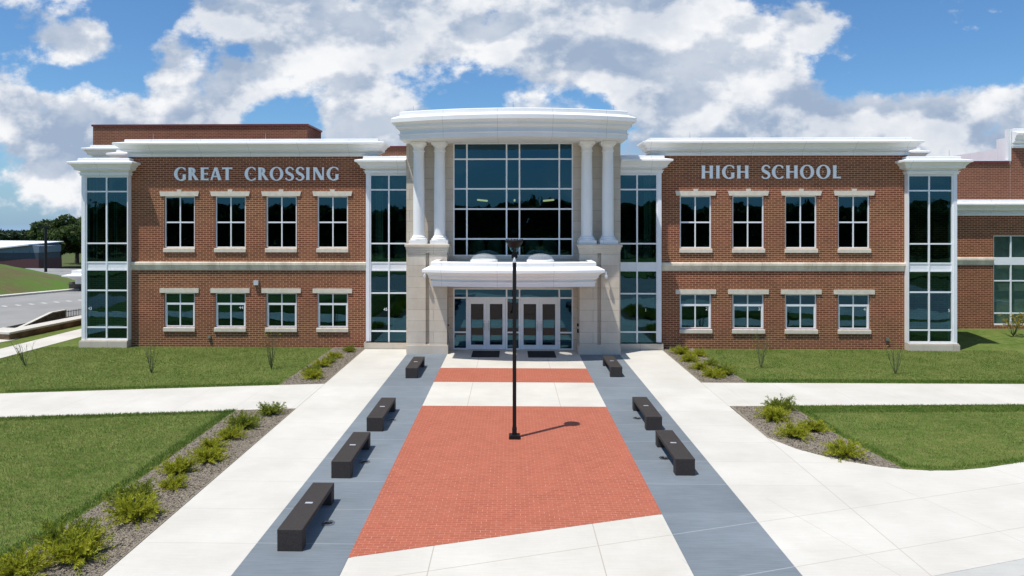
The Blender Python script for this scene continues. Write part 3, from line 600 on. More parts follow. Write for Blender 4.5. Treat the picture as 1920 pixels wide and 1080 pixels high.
# piers with paired columns
for sg in (-1, 1):
    p = MB(); gx0, gx1 = 3.90, 4.07; yb = BY
    for a_, b_ in ((3.08, gx0), (gx1, 4.92)):
        q0, q1 = sorted((sg * a_, sg * b_)); p.box(q0, q1, PY, yb, .44, 4.72, 'k')
    q0, q1 = sorted((sg * gx0, sg * gx1)); p.box(q0, q1, PY + .16, yb, .44, 4.72, 'k')
    pier = p.build('pier', 'stone', school)
    q0, q1 = sorted((sg * 3.08, sg * 4.92))
    MB().box(q0 - .05, q1 + .05, PY - .05, yb, -.1, .40).box(q0 - .02, q1 + .02, PY - .02, yb, .40, .455).build('plinth', 'stone', pier)
    cp = [(0, 4.70), (.03, 4.70), (.03, 4.77), (.045, 4.79), (.045, 4.86), (.07, 4.88), (.07, 4.96), (.12, 5.01), (.12, 5.09), (.10, 5.12), (-.3, 5.12)]
    c_ = MB().sweep([(q0, yb), (q0, PY), (q1, PY), (q1, yb)], cp); c_.box(q0 - .02, q1 + .02, PY - .02, yb, 5.0, 5.115, 'b'); c_.build('pier_cap', 'stone', pier)
    for cxx in (3.46, 4.45):
        cx, cy = sg * cxx, 32.17
        c_ = MB().lathe([(.27, 5.5), (.272, 6.3), (.268, 7.6), (.255, 8.8), (.247, 9.47)], cx, cy, 40, False); co = c_.build('column', 'white', school, True)
        bs = MB().box(cx - .415, cx + .415, cy - .415, cy + .415, 5.115, 5.29)
        bs.lathe([(.39, 5.29), (.40, 5.33), (.39, 5.37), (.34, 5.39), (.33, 5.41), (.335, 5.44), (.31, 5.47), (.285, 5.49), (.272, 5.53)], cx, cy, 40); bs.build('base', 'white', co)
        cp_ = MB().lathe([(.247, 9.44), (.285, 9.46), (.285, 9.50), (.25, 9.52), (.25, 9.66), (.27, 9.67), (.34, 9.76), (.345, 9.78)], cx, cy, 40); cp_.box(cx - .36, cx + .36, cy - .36, cy + .36, 9.78, 9.91); cp_.build('capital', 'white', co)
# bowed entablature
def bow(hw, yend, sag, n=28):
    R_ = (hw * hw + sag * sag) / (2 * sag); cy = yend - sag + R_; a0 = math.asin(hw / R_)
    return [(R_ * math.sin(-a0 + 2 * a0 * i / n), cy - R_ * math.cos(-a0 + 2 * a0 * i / n)) for i in range(n + 1)]
arc = bow(5.2, 31.15, 1.08)
EP = [(-.3, 9.92), (0, 9.92), (0, 10.10), (.05, 10.12), (.05, 10.16), (-.02, 10.17), (-.02, 10.32), (.06, 10.36), (.13, 10.44), (.17, 10.45), (.17, 10.55), (.24, 10.62), (.30, 10.64), (.36, 10.66), (.36, 10.84), (.33, 10.86), (.0, 11.00), (.0, 11.16), (-.06, 11.19), (-.3, 11.19)]
en = MB().sweep([(-5.2, 33.4)] + arc + [(5.2, 33.4)], EP); ent = en.build('entablature', 'white', school)
so_ = MB().prism([(-5.19, BY + .005)] + [(x, y + .01) for x, y in bow(5.19, 31.15, 1.08)] + [(5.19, BY + .005)], 9.925, 10.0); so_.build('soffit', 'white', ent)
MB().prism([(-5.1, 44)] + bow(5.1, 31.3, 1.08) + [(5.1, 44)], 11.0, 11.1).build('roof', 'membrane', ent)
MB().box(-5.15, 5.15, 33.4, 44, 10.2, 11.0).build('attic_wall', 'white', ent)
# bowed canopy with two domed skylights
carc = bow(3.58, 29.98, .5, 18); CP = [(-.25, 3.32), (0, 3.32), (0, 3.48), (.04, 3.50), (.04, 3.54), (-.03, 3.55), (-.03, 3.61), (.06, 3.65), (.12, 3.71), (.15, 3.72), (.15, 3.80), (.22, 3.87), (.30, 3.92), (.40, 3.95), (.40, 4.06), (.37, 4.08), (.05, 4.20), (.05, 4.36), (.0, 4.40), (-.25, 4.40)]
cn_ = MB().sweep([(-3.58, 31.68)] + carc + [(3.58, 31.68)], CP); can = cn_.build('canopy', 'white', school)
DX, DY = (-1.32, 1.24), 31.0
def slab_holes(name, poly, z0, z1, mat, parent):
    me = bpy.data.meshes.new(name); m = MB().prism(poly, z0, z1); me.from_pydata(m.v, [], m.f); me.materials.append(M[mat])
    o = bpy.data.objects.new(name, me); COL.objects.link(o); cut = []
    for dx in DX:
        c = MB().lathe([(.46, z0 - .5), (.46, z1 + .5)], dx, DY, 40); cm = bpy.data.meshes.new('c'); cm.from_pydata(c.v, [], c.f); co_ = bpy.data.objects.new('c', cm); COL.objects.link(co_); cut.append(co_)
        md = o.modifiers.new('b', 'BOOLEAN'); md.operation = 'DIFFERENCE'; md.object = co_; md.solver = 'EXACT'
    dg = bpy.context.evaluated_depsgraph_get(); nm = bpy.data.meshes.new_from_object(o.evaluated_get(dg)); o.modifiers.clear(); o.data = nm
    for c in cut: bpy.data.objects.remove(c)
    o.parent = parent; o.matrix_parent_inverse = parent.matrix_basis.inverted(); return o
inn = [(-3.3, 31.66)] + bow(3.3, 30.2, .5, 18) + [(3.3, 31.66)]
poly = [(-2.9, BY - .01), (-2.9, 31.66)] + inn + [(2.9, 31.66), (2.9, BY - .01)]
slab_holes('canopy_soffit', poly, 3.33, 3.42, 'white', can); slab_holes('canopy_roof', poly, 4.18, 4.26, 'membrane', can)
for dx in DX:
    k = MB().lathe([(.46, 3.42), (.46, 4.18)], dx, DY, 40, False); k.lathe([(.5, 4.26), (.62, 4.26), (.62, 4.42), (.56, 4.45), (.46, 4.42), (.46, 4.2)], dx, DY, 40, False); sk = k.build('skylight', 'white', can, True)
    MB().lathe([(.60, 4.425)] + [(.58 * math.cos(t), 4.45 + .26 * math.sin(t)) for t in [i * math.pi / 2 / 8 for i in range(8)]] + [(.01, 4.71)], dx, DY, 40, False).build('dome', 'dome', sk, True)
# interiors behind the glass
def room(x0, x1, y0, y1, z0, z1):
    MB().box(x0, x1, y0, y1, z0, z1, 'f').build('interior_room', 'room', school)
room(-5.05, 5.05, BY + .3, 41, .0, 4.1); room(-5.05, 5.05, BY + .3, 43, 4.3, 9.98)
for sg in (-1, 1):
    x0, x1 = sorted((sg * 5.16, sg * 20.9))
    room(x0, x1, WY + .25, 38.5, .1, 3.7); room(x0, x1, WY + .25, 38.5, 4.25, 8.6)
def lamps(lst, z):
    for (x0, y0, x1, y1) in lst:
        m = MB(); m.tube([(x0, y0, z), (x1, y1, z)], .05, 6); m.build('ceiling_lamp', 'lamp', school)
lamps([(-1.9, 37.0, -1.45, 38.6), (.1, 37, .1, 38.6), (2.2, 37.0, 1.75, 38.6)], 7.35)
for (x, y, z, r) in ((.1, 39.2, 7.95, 2.2), (.1, 40.5, 6.95, 1.7)): MB().lathe([(r, z), (r, z + .08)], x, y, 48).build('ceiling_ring', 'curtain', school)
for (x0, x1, z0, z1) in ((-6.75, -6.35, 4.3, 8.3), (6.35, 6.8, 4.3, 8.3), (-20.75, -20.45, 4.3, 8.2), (-19.7, -19.5, 4.3, 7.4), (-19.1, -18.95, 4.3, 7.4)):
    m = MB()
    for k in range(4): w_ = (x1 - x0) / 4; m.box(x0 + k * w_, x0 + (k + .8) * w_, 33.30 + .03 * (k % 2), 33.34 + .03 * (k % 2), z0, z1)
    m.build('curtain', 'curtain', school)
for (cx_, cy_) in ((-6.55, 34.0), (-5.6, 34.1), (5.5, 34.0), (6.45, 34.1), (-1.75, 33.7), (-.9, 33.9), (.95, 33.9), (1.8, 33.7)):
    m = MB(); m.lathe([(.36, 4.32), (.36, 4.75), (.30, 4.78)], cx_, cy_, 16); m.lathe([(.34, 4.7), (.37, 5.0), (.30, 5.22), (.22, 5.25)], cx_, cy_ + .05, 16); m.build('lounge_seat', 'curtain', school, True)
# little fixtures on the walls
def fixture(name, mat, fn): m = MB(); fn(m); return m.build(name, mat, school)
fixture('wall_speaker', 'plaque', lambda m: m.box(-12.71, -12.48, WY - .14, WY, 3.05, 3.28))
fixture('wall_valve', 'steel', lambda m: m.box(-15.0, -14.86, WY - .09, WY, .42, .56).tube([(-14.93, WY - .12, .49), (-14.93, WY, .49)], .04, 10))
fixture('wall_valve', 'steel', lambda m: m.box(17.92, 18.06, WY - .09, WY, .44, .58))
fixture('fire_alarm_light', 'coping', lambda m: m.box(-3.07, -3.0, PY + .3, PY + .36, 1.25, 1.33))
for x in (2.99, 2.99): pass
fixture('card_reader', 'black', lambda m: m.box(3.0, 3.075, PY + .35, PY + .45, .95, 1.12).box(3.0, 3.075, PY + .35, PY + .45, 1.25, 1.38))
for x in (-4.08, 4.28):
    fixture('security_camera', 'plaque', lambda m: m.box(x - .05, x + .05, PY - .05, PY, 3.72, 3.86).tube([(x, PY - .05, 3.82), (x, PY - .22, 3.84), (x, PY - .24, 3.70)], .028, 8).lathe([(.02, 3.72), (.075, 3.70), (.085, 3.62), (.07, 3.56), (.03, 3.52)], x, PY - .24, 16))
for (x, y, z) in ((-4.6, 31.4, 11.15), (.0, 30.3, 11.15), (4.6, 31.4, 11.15), (-17.8, 33.4, 10.2), (-12.2, 33.4, 10.2), (-20.7, 33.2, 9.25), (8.6, 33.4, 10.2), (20.9, 33.2, 9.25)):
    fixture('lightning_rod', 'steel', lambda m: m.tube([(x, y, z), (x, y, z + .34)], [.012, .006], 5))

# ------------------------------------------------------------------ raised capital letters
def ring(cx, cz, ro, zo, ri, zi, a0, a1, n=40, sx_=0.):
    o = []; i_ = []
    for k in range(n + 1):
        t = math.radians(a0 + (a1 - a0) * k / n)
        o.append((cx + ro * math.cos(t), cz + zo * math.sin(t))); i_.append((cx + sx_ + ri * math.cos(t), cz + zi * math.sin(t)))
    return o, i_
def glyph(ch, w):
    """strips (pairs of matching edge lists) in a box w wide and 1 high"""
    S_ = []
    def stem(x, t, z0=0., z1=1., fl=.022):
        zs_ = [z0, z0 + .12, (z0 + z1) / 2, z1 - .12, z1]; f_ = [fl, .006, 0, .006, fl]
        S_.append(([(x - t / 2 - q, z) for z, q in zip(zs_, f_)], [(x + t / 2 + q, z) for z, q in zip(zs_, f_)]))
    def bar(x0, x1, z, t, fl=.03): S_.append(([(x0, z + t / 2), (x1 - .1, z + t / 2), (x1, z + t / 2 + fl)], [(x0, z - t / 2), (x1 - .1, z - t / 2), (x1, z - t / 2 - fl)]))
    def diag(x0, z0, x1, z1, t0, t1): S_.append(([(x0 - t0 / 2, z0), (x1 - t1 / 2, z1)], [(x0 + t0 / 2, z0), (x1 + t1 / 2, z1)]))
    T = .235
    if ch in 'OCG':
        ro = w / 2 if ch == 'O' else w * .60; a0, a1 = (0, 360) if ch == 'O' else (48, 312)
        if ch == 'G': a1 = 300
        S_.append(ring(ro, .5, ro, .545, ro - T, .465, a0, a1, 40, .0 if ch == 'O' else .02))
        if ch != 'O':
            e = ro + ro * math.cos(math.radians(48)); zt_ = .5 + .545 * math.sin(math.radians(48))
            S_.append(([(e - .13, zt_ + .03), (w - .04, zt_ + .0)], [(e - .15, zt_ - .06), (w - .01, zt_ - .17)]))
            if ch == 'C': S_.append(([(e - .16, .105), (w - .02, .20)], [(e - .14, -.02), (w, .06)]))
            else: stem(w - .12, .22, .06, .46, .01); S_.append(([(w * .58, .085), (w - .12, .14)], [(w * .58, -.035), (w - .06, .02)]))
    elif ch == 'S':
        P_ = [(w * .93, .80), (w * .80, .93), (w * .54, 1.0), (w * .25, .93), (w * .13, .77), (w * .22, .60), (w * .50, .49), (w * .76, .38), (w * .87, .22), (w * .74, .06), (w * .44, .0), (w * .18, .05), (w * .03, .16)]
        T_ = [.13, .10, .09, .13, .19, .22, .24, .22, .19, .13, .09, .10, .14]
        pts = []; ww = []
        for i in range(len(P_) - 1):
            for q in range(5):
                u = q / 5; p0 = P_[max(i - 1, 0)]; p1 = P_[i]; p2 = P_[i + 1]; p3 = P_[min(i + 2, len(P_) - 1)]
                cr = lambda a, b, c, d: .5 * (2 * b + (c - a) * u + (2 * a - 5 * b + 4 * c - d) * u * u + (3 * b - a - 3 * c + d) * u ** 3)
                pts.append((cr(p0[0], p1[0], p2[0], p3[0]), cr(p0[1], p1[1], p2[1], p3[1]))); ww.append(T_[i] + (T_[i + 1] - T_[i]) * u)
        pts.append(P_[-1]); ww.append(T_[-1]); A = []; B = []
        for i, (x, z) in enumerate(pts):
            a_, b_ = pts[max(i - 1, 0)], pts[min(i + 1, len(pts) - 1)]; dx, dz = b_[0] - a_[0], b_[1] - a_[1]; l_ = math.hypot(dx, dz)
            A.append((x - dz / l_ * ww[i] / 2, z + dx / l_ * ww[i] / 2)); B.append((x + dz / l_ * ww[i] / 2, z - dx / l_ * ww[i] / 2))
        S_.append((A, B))
    elif ch == 'H': stem(T / 2 + .02, T); stem(w - T / 2 - .02, T); bar(T, w - T + .1, .5, .10, 0)
    elif ch == 'I': stem(w / 2, T)
    elif ch == 'L': stem(T / 2 + .02, T); bar(T, w, .06, .12)
    elif ch == 'E': stem(T / 2 + .02, T); bar(T, w, .945, .11); bar(T, w - .05, .51, .11); bar(T, w, .06, .12)
    elif ch == 'T': stem(w / 2, T, 0, .95); S_.append(([(0, 1.02), (.1, 1.0), (w - .1, 1.0), (w, 1.02)], [(0, .84), (.1, .88), (w - .1, .88), (w, .84)]))
    elif ch == 'N': stem(.08, .12); stem(w - .08, .12); diag(.12, 1.0, w - .14, 0., .28, .28)
    elif ch == 'A': diag(.07, 0, w * .46, 1., .13, .16); diag(w * .50, 1., w - .13, 0, .22, .26); bar(.2, w - .3, .30, .10, 0)
    elif ch == 'R':
        stem(T / 2 + .02, T); r = .265
        S_.append(ring(T, .73, w * .40, .27, w * .40 - T * .92, .18, -90, 90, 20)); diag(w * .42, .52, w - .10, 0, .22, .27)
    return S_
def wall_sign(words, label):
    g = empty('wall_lettering', (0, WY, 8.2), label=label, cat='sign')
    for (ch, x0, x1, z) in words:
        h = .625; w = (x1 - x0) / h; m = MB()
        for k, (A, B) in enumerate(glyph(ch, w)):
            y0, y1 = WY - .085 - .0015 * k, WY - .035; n = len(A)
            vs = [(x0 + a * h, y0, z + c * h) for a, c in A] + [(x0 + a * h, y0, z + c * h) for a, c in B] + [(x0 + a * h, y1, z + c * h) for a, c in A] + [(x0 + a * h, y1, z + c * h) for a, c in B]
            fs = []
            for i in range(n - 1):
                fs += [(i, n + i, n + i + 1, i + 1), (2 * n + i, 2 * n + i + 1, 3 * n + i + 1, 3 * n + i), (i, i + 1, 2 * n + i + 1, 2 * n + i), (n + i, 3 * n + i, 3 * n + i + 1, n + i + 1)]
            fs += [(0, 2 * n, 3 * n, n), (n - 1, 2 * n - 1, 4 * n - 1, 3 * n - 1)]; m.add(vs, fs)
        m.box((x0 + x1) / 2 - .02, (x0 + x1) / 2 + .02, WY - .04, WY, z + .3, z + .34)
        m.build('letter', 'letter', g)
LX = [-16.67, -16.09, -15.96, -15.47, -15.35, -14.97, -14.87, -14.32, -14.28, -13.79, -13.17, -12.62, -12.5, -12.0, -11.93, -11.26, -11.15, -10.74, -10.63, -10.23, -10.13, -9.96, -9.78, -9.25, -9.12, -8.54]
RX = [9.12, 9.67, 9.81, 9.99, 10.1, 10.69, 10.82, 11.37, 12.0, 12.41, 12.49, 13.04, 13.17, 13.72, 13.83, 14.5, 14.61, 15.28, 15.4, 15.77]
wall_sign([(c, LX[2 * i], LX[2 * i + 1], 8.20) for i, c in enumerate('GREATCROSSING')], 'white raised capital letters in two words high on the left brick wing')
wall_sign([(c, RX[2 * i], RX[2 * i + 1], 8.25) for i, c in enumerate('HIGHSCHOOL')], 'white raised capital letters in two words high on the right brick wing')

# ------------------------------------------------------------------ lamp post
lp = empty('lamp_post', (0, 19.35, 0), label='tall black square lamp post standing on the red brick paving before the doors', cat='lamp post')
y = 19.35
MB().box(-.155, .155, y - .17, y + .13, 0.014, .10).box(-.14, .14, y - .155, y + .115, .10, .115).build('base_plate', 'black', lp)
MB().box(-.053, .053, y - .053, y + .053, .1, 5.15).box(-.066, .066, y - .066, y + .066, .115, .3).build('pole', 'black', lp)
m = MB().box(-.085, .085, y - .085, y + .085, 5.10, 5.2).box(-.065, .065, y - .065, y + .065, 5.2, 5.29); m.build('pole_collar', 'black', lp)
MB().lathe([(.085, 5.29), (.11, 5.34), (.14, 5.41)], 0, y, 24, False).build('lens', 'glass', lp)
m = MB(); m.lathe([(.13, 5.40), (.15, 5.41), (.185, 5.48), (.235, 5.55), (.245, 5.57), (.245, 5.60), (.22, 5.615), (.04, 5.64)], 0, y, 32)
for k in range(16):
    t = 2 * math.pi * k / 16; m.box(.225 * math.cos(t) - .012, .225 * math.cos(t) + .012, y + .225 * math.sin(t) - .012, y + .225 * math.sin(t) + .012, 5.60, 5.645)
m.tube([(0, y, 5.25), (0, y, 5.42)], .02, 8)
m.build('lamp_head', 'black', lp)
MB().lathe([(.05, 4.98), (.055, 5.01), (.035, 5.08), (.012, 5.13)], 0, y - .10, 14).build('photocell', 'plaque', lp)

# ------------------------------------------------------------------ benches
def bench_shape():
    r = empty('bench', (0, 0, 0))
    L_, W_, H_, T_ = 2.3, .47, .405, .09
    def bev(m, name, par):
        me = bpy.data.meshes.new(name); me.from_pydata(m.v, [], m.f); bm = bmesh.new(); bm.from_mesh(me); bmesh.ops.recalc_face_normals(bm, faces=bm.faces)
        bmesh.ops.bevel(bm, geom=bm.edges[:], offset=.008, segments=2, affect='EDGES', profile=.5); bm.to_mesh(me); bm.free(); me.materials.append(M['bench'])
        o = bpy.data.objects.new(name, me); COL.objects.link(o); o.parent = par; return o
    s_ = bev(MB().box(-W_ / 2, W_ / 2, 0, L_, H_ - T_, H_), 'seat', r)
    bev(MB().box(-W_ / 2 + .001, W_ / 2 - .001, .001, .24, .0, H_ - T_ + .004), 'leg', r); bev(MB().box(-W_ / 2 + .001, W_ / 2 - .001, L_ - .24, L_ - .001, .0, H_ - T_ + .004), 'leg', r)
    o = MB().box(-.075, .075, 1.18, 1.25, H_, H_ + .004).build('plaque', 'plaque'); o.parent = s_
    return r
b0 = bench_shape()
BN = [(-4.2, 12.56, 'black concrete bench nearest the camera, on the left grey strip', 2.28), (-4.15, 16.18, 'black concrete bench on the left grey strip, second from the camera', 2.3),
      (-4.08, 19.84, 'black concrete bench on the left grey strip, third from the camera', 2.3), (-4.0, 26.66, 'black concrete bench at the foot of the left stone pier', 2.25),
      (4.1, 16.54, 'black concrete bench on the right grey strip, nearest the camera on that side', 2.3), (4.1, 20.12, 'black concrete bench on the right grey strip, middle one of that row', 2.3),
      (4.06, 27.03, 'black concrete bench at the foot of the right stone pier', 2.2)]
for i, (x, y, lb, ln) in enumerate(BN):
    o = b0 if i == 0 else copy_tree(b0)
    o.location = (x, y, .012); o['label'] = lb; o['category'] = 'bench'; o['group'] = 'black benches along the two grey strips'
# round in-ground lights beside the benches
fl0 = None
FL = [(-3.80, 13.75, 'round in-ground light beside the nearest left bench'), (-3.82, 17.3, 'round in-ground light beside the second left bench'), (-3.78, 21.0, 'round in-ground light beside the third left bench'),
      (3.86, 17.75, 'round in-ground light beside the nearest right bench'), (3.82, 21.35, 'round in-ground light beside the middle right bench')]
for i, (x, y, lb) in enumerate(FL):
    if fl0 is None:
        o = empty('ground_light', (0, 0, 0)); r = MB().lathe([(.13, 0), (.13, .012), (.09, .016), (.085, .006)], 0, 0, 28, False).build('rim', 'steel'); r.parent = o
        g = MB().lathe([(.088, .004), (.088, .008)], 0, 0, 28).build('lens', 'black'); g.parent = o; fl0 = o
    else: o = copy_tree(fl0)
    o.location = (x, y, .0125); o['label'] = lb; o['category'] = 'ground light'; o['group'] = 'round lights set in the grey paving'
for i, (x, lb) in enumerate(((-1.27, 'black door mat before the left pair of doors'), (1.32, 'black door mat before the right pair of doors'))):
    m = MB().box(x - .60, x + .60, 30.95 + .0, 32.45, .009, .022); m.box(x - .64, x + .64, 30.91, 32.49, .0085, .014)
    m.build('door_mat', 'mat', label=lb, cat='door mat', group='door mats')

# ------------------------------------------------------------------ planting
def juniper_mesh(seed, dark):
    r = np.random.default_rng(seed); V = []; F = []; tw = MB()
    nb = 92
    for b in range(nb):
        az = r.uniform(0, 2 * math.pi); el = math.radians(r.uniform(8, 62)); ln = r.uniform(.34, .66) * (1 - .25 * math.sin(el)); cu = r.uniform(-.25, .15)
        pts = []
        for k in range(5):
            t = k / 4; h = ln * t; pts.append(np.array([math.cos(az) * math.cos(el) * h, math.sin(az) * math.cos(el) * h, .03 + math.sin(el) * h + cu * t * t * ln]))
        if b % 3 == 0: tw.tube([tuple(p) for p in pts], [.009, .007, .005, .004, .002], 4)
        for q in range(46):
            t = r.uniform(.22, 1.0); i = min(int(t * 4), 3); p = pts[i] + (pts[i + 1] - pts[i]) * (t * 4 - i); d = pts[i + 1] - pts[i]; d = d / np.linalg.norm(d)
            o = r.normal(size=3); o -= d * o.dot(d); o /= np.linalg.norm(o); dr = d * .8 + o * .75; dr /= np.linalg.norm(dr); l_ = r.uniform(.04, .095); sd_ = np.cross(dr, r.normal(size=3)); sd_ /= np.linalg.norm(sd_) + 1e-9
            n = len(V); V += [p - sd_ * .004, p + dr * l_ * .5 + sd_ * .008, p + dr * l_ + np.array([0, 0, .01]), p + dr * l_ * .5 - sd_ * .008]; F.append((n, n + 1, n + 2, n + 3))
    return V, F, tw
JP = []
for sd_, mt_ in ((1, 'juniper'), (2, 'juniper'), (3, 'junidark')):
    V, F, tw = juniper_mesh(sd_, 0); r = empty('juniper_shrub', (0, 0, 0)); o = fast_mesh('foliage', V, F, mt_); o.parent = r; t_ = tw.build('stem', 'bark'); t_.parent = r; JP.append(r)
side = {('L', 0): 'left bed before the lower lawn', ('L', 1): 'left bed by the building', ('R', 0): 'right bed before the lower lawn', ('R', 1): 'right bed by the building'}
SH = [(-7.75, 21.55, .95, 2, 'juniper at the far corner of the lower left bed, beside the cross path'), (-8.05, 20.15, 1.15, 2, 'wide juniper second from the cross path in the lower left bed'),
 (-8.0, 19.1, .9, 0, 'small juniper third from the cross path in the lower left bed'), (-8.15, 18.2, .8, 1, 'low juniper fourth from the cross path in the lower left bed'), (-7.85, 17.3, 1.0, 0, 'feathery juniper fifth from the cross path in the lower left bed'),
 (-8.2, 16.4, 1.0, 1, 'juniper on the lawn side halfway along the lower left bed'), (-7.85, 15.5, .72, 0, 'smallest juniper, browned at its edge, halfway along the lower left bed'), (-8.35, 14.7, 1.1, 2, 'dark juniper touching the big yellow green one in the lower left bed'),
 (-7.85, 13.95, 1.2, 0, 'big yellow green juniper in the middle foreground of the lower left bed'), (-8.55, 12.75, 1.15, 2, 'dark juniper on the lawn side at the near end of the lower left bed'), (-7.95, 12.15, 1.3, 1, 'large bright juniper near the bottom edge of the lower left bed'), (-8.6, 11.6, 1.1, 0, 'juniper cut by the bottom edge at the lower left'),
 (-7.75, 32.1, .75, 2, 'juniper against the glass bay at the top of the upper left bed'), (-8.05, 30.6, .8, 0, 'second juniper from the building in the upper left bed'), (-8.0, 29.5, .72, 2, 'third juniper from the building in the upper left bed'),
 (-8.1, 28.7, .9, 1, 'fourth juniper from the building in the upper left bed'), (-8.15, 27.5, .9, 2, 'fifth juniper from the building in the upper left bed'), (-7.85, 26.6, 1.0, 0, 'bright juniper beside the cross path at the end of the upper left bed'),
 (7.8, 31.9, 1.05, 0, 'large juniper in the shade of the glass bay in the upper right bed'), (8.5, 31.4, .85, 1, 'juniper beside the lawn at the top of the upper right bed'), (7.75, 30.2, .95, 0, 'third juniper from the building in the upper right bed, path side'),
 (8.45, 29.4, .75, 2, 'small juniper on the lawn side halfway along the upper right bed'), (7.75, 28.5, .9, 1, 'juniper on the path side halfway along the upper right bed'), (8.45, 27.6, 1.1, 2, 'wide juniper on the lawn side near the end of the upper right bed'), (7.9, 27.1, 1.0, 0, 'juniper beside the cross path at the end of the upper right bed'),
 (8.65, 22.35, 1.15, 2, 'dark juniper at the cross path corner of the lower right bed'), (8.0, 21.3, 1.1, 1, 'star shaped juniper by the path in the lower right bed'), (8.75, 20.2, .95, 0, 'low juniper on the lawn side of the lower right bed'), (7.95, 19.55, 1.05, 1, 'bright round juniper on the path side of the lower right bed'), (8.6, 18.0, 1.1, 0, 'lone juniper at the pointed near end of the lower right bed')]
used = set()
for i, (x, y, s_, v, lb) in enumerate(SH):
    o = JP[v] if v not in used else copy_tree(JP[v]); used.add(v)
    o.location = (x, y, .012); o.scale = (s_ * 1.02, s_ * 1.02, s_ * .86); o.rotation_euler = (0, 0, i * 1.37)
    o['label'] = lb; o['category'] = 'shrub'; o['group'] = 'low junipers in the mulch beds'
def sapling(x, y, h, lb, leaf_=None, spread=.45, nst=9, z=0.):
    r = random.Random(int(x * 100)); e = empty('young_shrub', (x, y, z), label=lb, cat='shrub', group='bare young shrubs on the lawns'); m = MB(); lv = []
    for k in range(nst):
        az = r.uniform(0, 6.28); sp = r.uniform(.3, 1) * spread; hh = h * r.uniform(.65, 1); p = [(x, y, z)]
        for q in range(1, 6):
            t = q / 5; p.append((x + math.cos(az) * sp * t ** .8 + r.uniform(-.02, .02), y + math.sin(az) * sp * t ** .8 + r.uniform(-.02, .02), z + hh * t))
        m.tube(p, [.014, .012, .010, .008, .006, .003], 5)
        for q in (2, 3, 4):
            a2 = az + r.uniform(-1.2, 1.2); l2 = h * r.uniform(.15, .3); b = p[q]; e2 = (b[0] + math.cos(a2) * l2 * .6, b[1] + math.sin(a2) * l2 * .6, b[2] + l2 * .8); m.tube([b, e2], [.005, .002], 4)
            for _ in range(5 if leaf_ else 2): lv.append(tuple(b[i] + (e2[i] - b[i]) * r.uniform(.3, 1.1) for i in range(3)))
    m.build('stems', 'twig', e); V = []; F = []
    for p in lv:
        for _ in range(4 if leaf_ else 1):
            c = np.array(p) + rng.normal(size=3) * .04; a_ = rng.normal(size=3) * (.022 if leaf_ else .014); b_ = rng.normal(size=3) * (.016 if leaf_ else .01); n = len(V); V += [c - a_, c + b_, c + a_, c - b_]; F.append((n, n + 1, n + 2, n + 3))
    fast_mesh('leaves', V, F, leaf_ or 'juniper', e)
sapling(-20.9, 28.8, 1.25, 'bare young shrub at the far left of the upper lawn beside the side path', spread=.75)
sapling(-14.7, 27.4, 1.35, 'bare young shrub before the second left lower window', spread=.3)
sapling(-10.1, 28.3, 1.7, 'bare young shrub on the left lawn near the juniper bed', spread=.35)
sapling(10.4, 28.9, 1.6, 'bare young shrub before the second right lower window', spread=.35)
sapling(15.4, 27.9, 1.5, 'bare young shrub before the right end of the right wing', spread=.4)
sapling(26.1, 36.2, 1.3, 'young shrub with yellow leaves before the annex window', 'autumn', .6, 13, .2)
# mulch chips and grass blades (uncountable)
def scatter(name, polys, dens, mat, kind_, hmin, hmax, wid, zb, flat=False, cap=None, jit=.35):
    V = []; F = []
    for poly in polys:
        P_ = np.array(poly); x0, y0 = P_.min(0); x1, y1 = P_.max(0); n = int((x1 - x0) * (y1 - y0) * dens); q = rng.uniform((x0, y0), (x1, y1), (n, 2)); ins = np.zeros(n, bool); j = len(P_) - 1
        for i in range(len(P_)):
            c = ((P_[i, 1] > q[:, 1]) != (P_[j, 1] > q[:, 1])) & (q[:, 0] < (P_[j, 0] - P_[i, 0]) * (q[:, 1] - P_[i, 1]) / (P_[j, 1] - P_[i, 1] + 1e-12) + P_[i, 0]); ins ^= c; j = i
        V.append(q[ins])
    q = np.concatenate(V); n = len(q); az = rng.uniform(0, 2 * np.pi, n); h = rng.uniform(hmin, hmax, n); zz = np.full(n, zb)
    c = np.c_[q, zz]; u = np.c_[np.cos(az), np.sin(az), np.zeros(n)] * wid
    if flat:
        v = np.c_[-np.sin(az), np.cos(az), rng.normal(size=n) * .35] * h[:, None]; u = u + np.c_[np.zeros((n, 2)), rng.normal(size=n) * wid * .3]; c[:, 2] += .012
        VV = np.stack([c - u - v, c + u - v, c + u + v, c - u + v], 1).reshape(-1, 3); FF = np.arange(4 * n).reshape(-1, 4)
    else:
        tip = c + np.c_[rng.normal(size=(n, 2)) * jit * h[:, None], h]; VV = np.stack([c - u, c + u, tip], 1).reshape(-1, 3); FF = np.arange(3 * n).reshape(-1, 3)
    return fast_mesh(name, VV, FF, mat, kind=kind_)
LL = [(-8.95, 22.0), (-16.1, 21.0), (-19, 20.6), (-19, 17), (-11.5, 10.8), (-9.2, 10.8), (-8.9, 16)]; UL = [(-8.8, 25.45), (-8.75, 33.2), (-21.2, 33.2), (-23, 33), (-23, 26), (-18.3, 24.0)]
UR = [(8.9, 26.22), (21, 26.3), (24, 33.1), (8.75, 33.15)]; LR = [(9.2, 22.93), (9.25, 20.)] + ARC[5:11] + [(18.2, 20.1), (18.2, 23.3)]
scatter('grass', [LL, LR], 900, 'grass', 'stuff', .025, .06, .007, .015); scatter('grass', [UL, UR], 450, 'grass', 'stuff', .03, .07, .009, .0)
def edge(p0, p1, w):
    d = Vector((p1[0] - p0[0], p1[1] - p0[1])).normalized(); n = Vector((-d.y, d.x)) * w; return [p0, p1, (p1[0] + n.x, p1[1] + n.y), (p0[0] + n.x, p0[1] + n.y)]
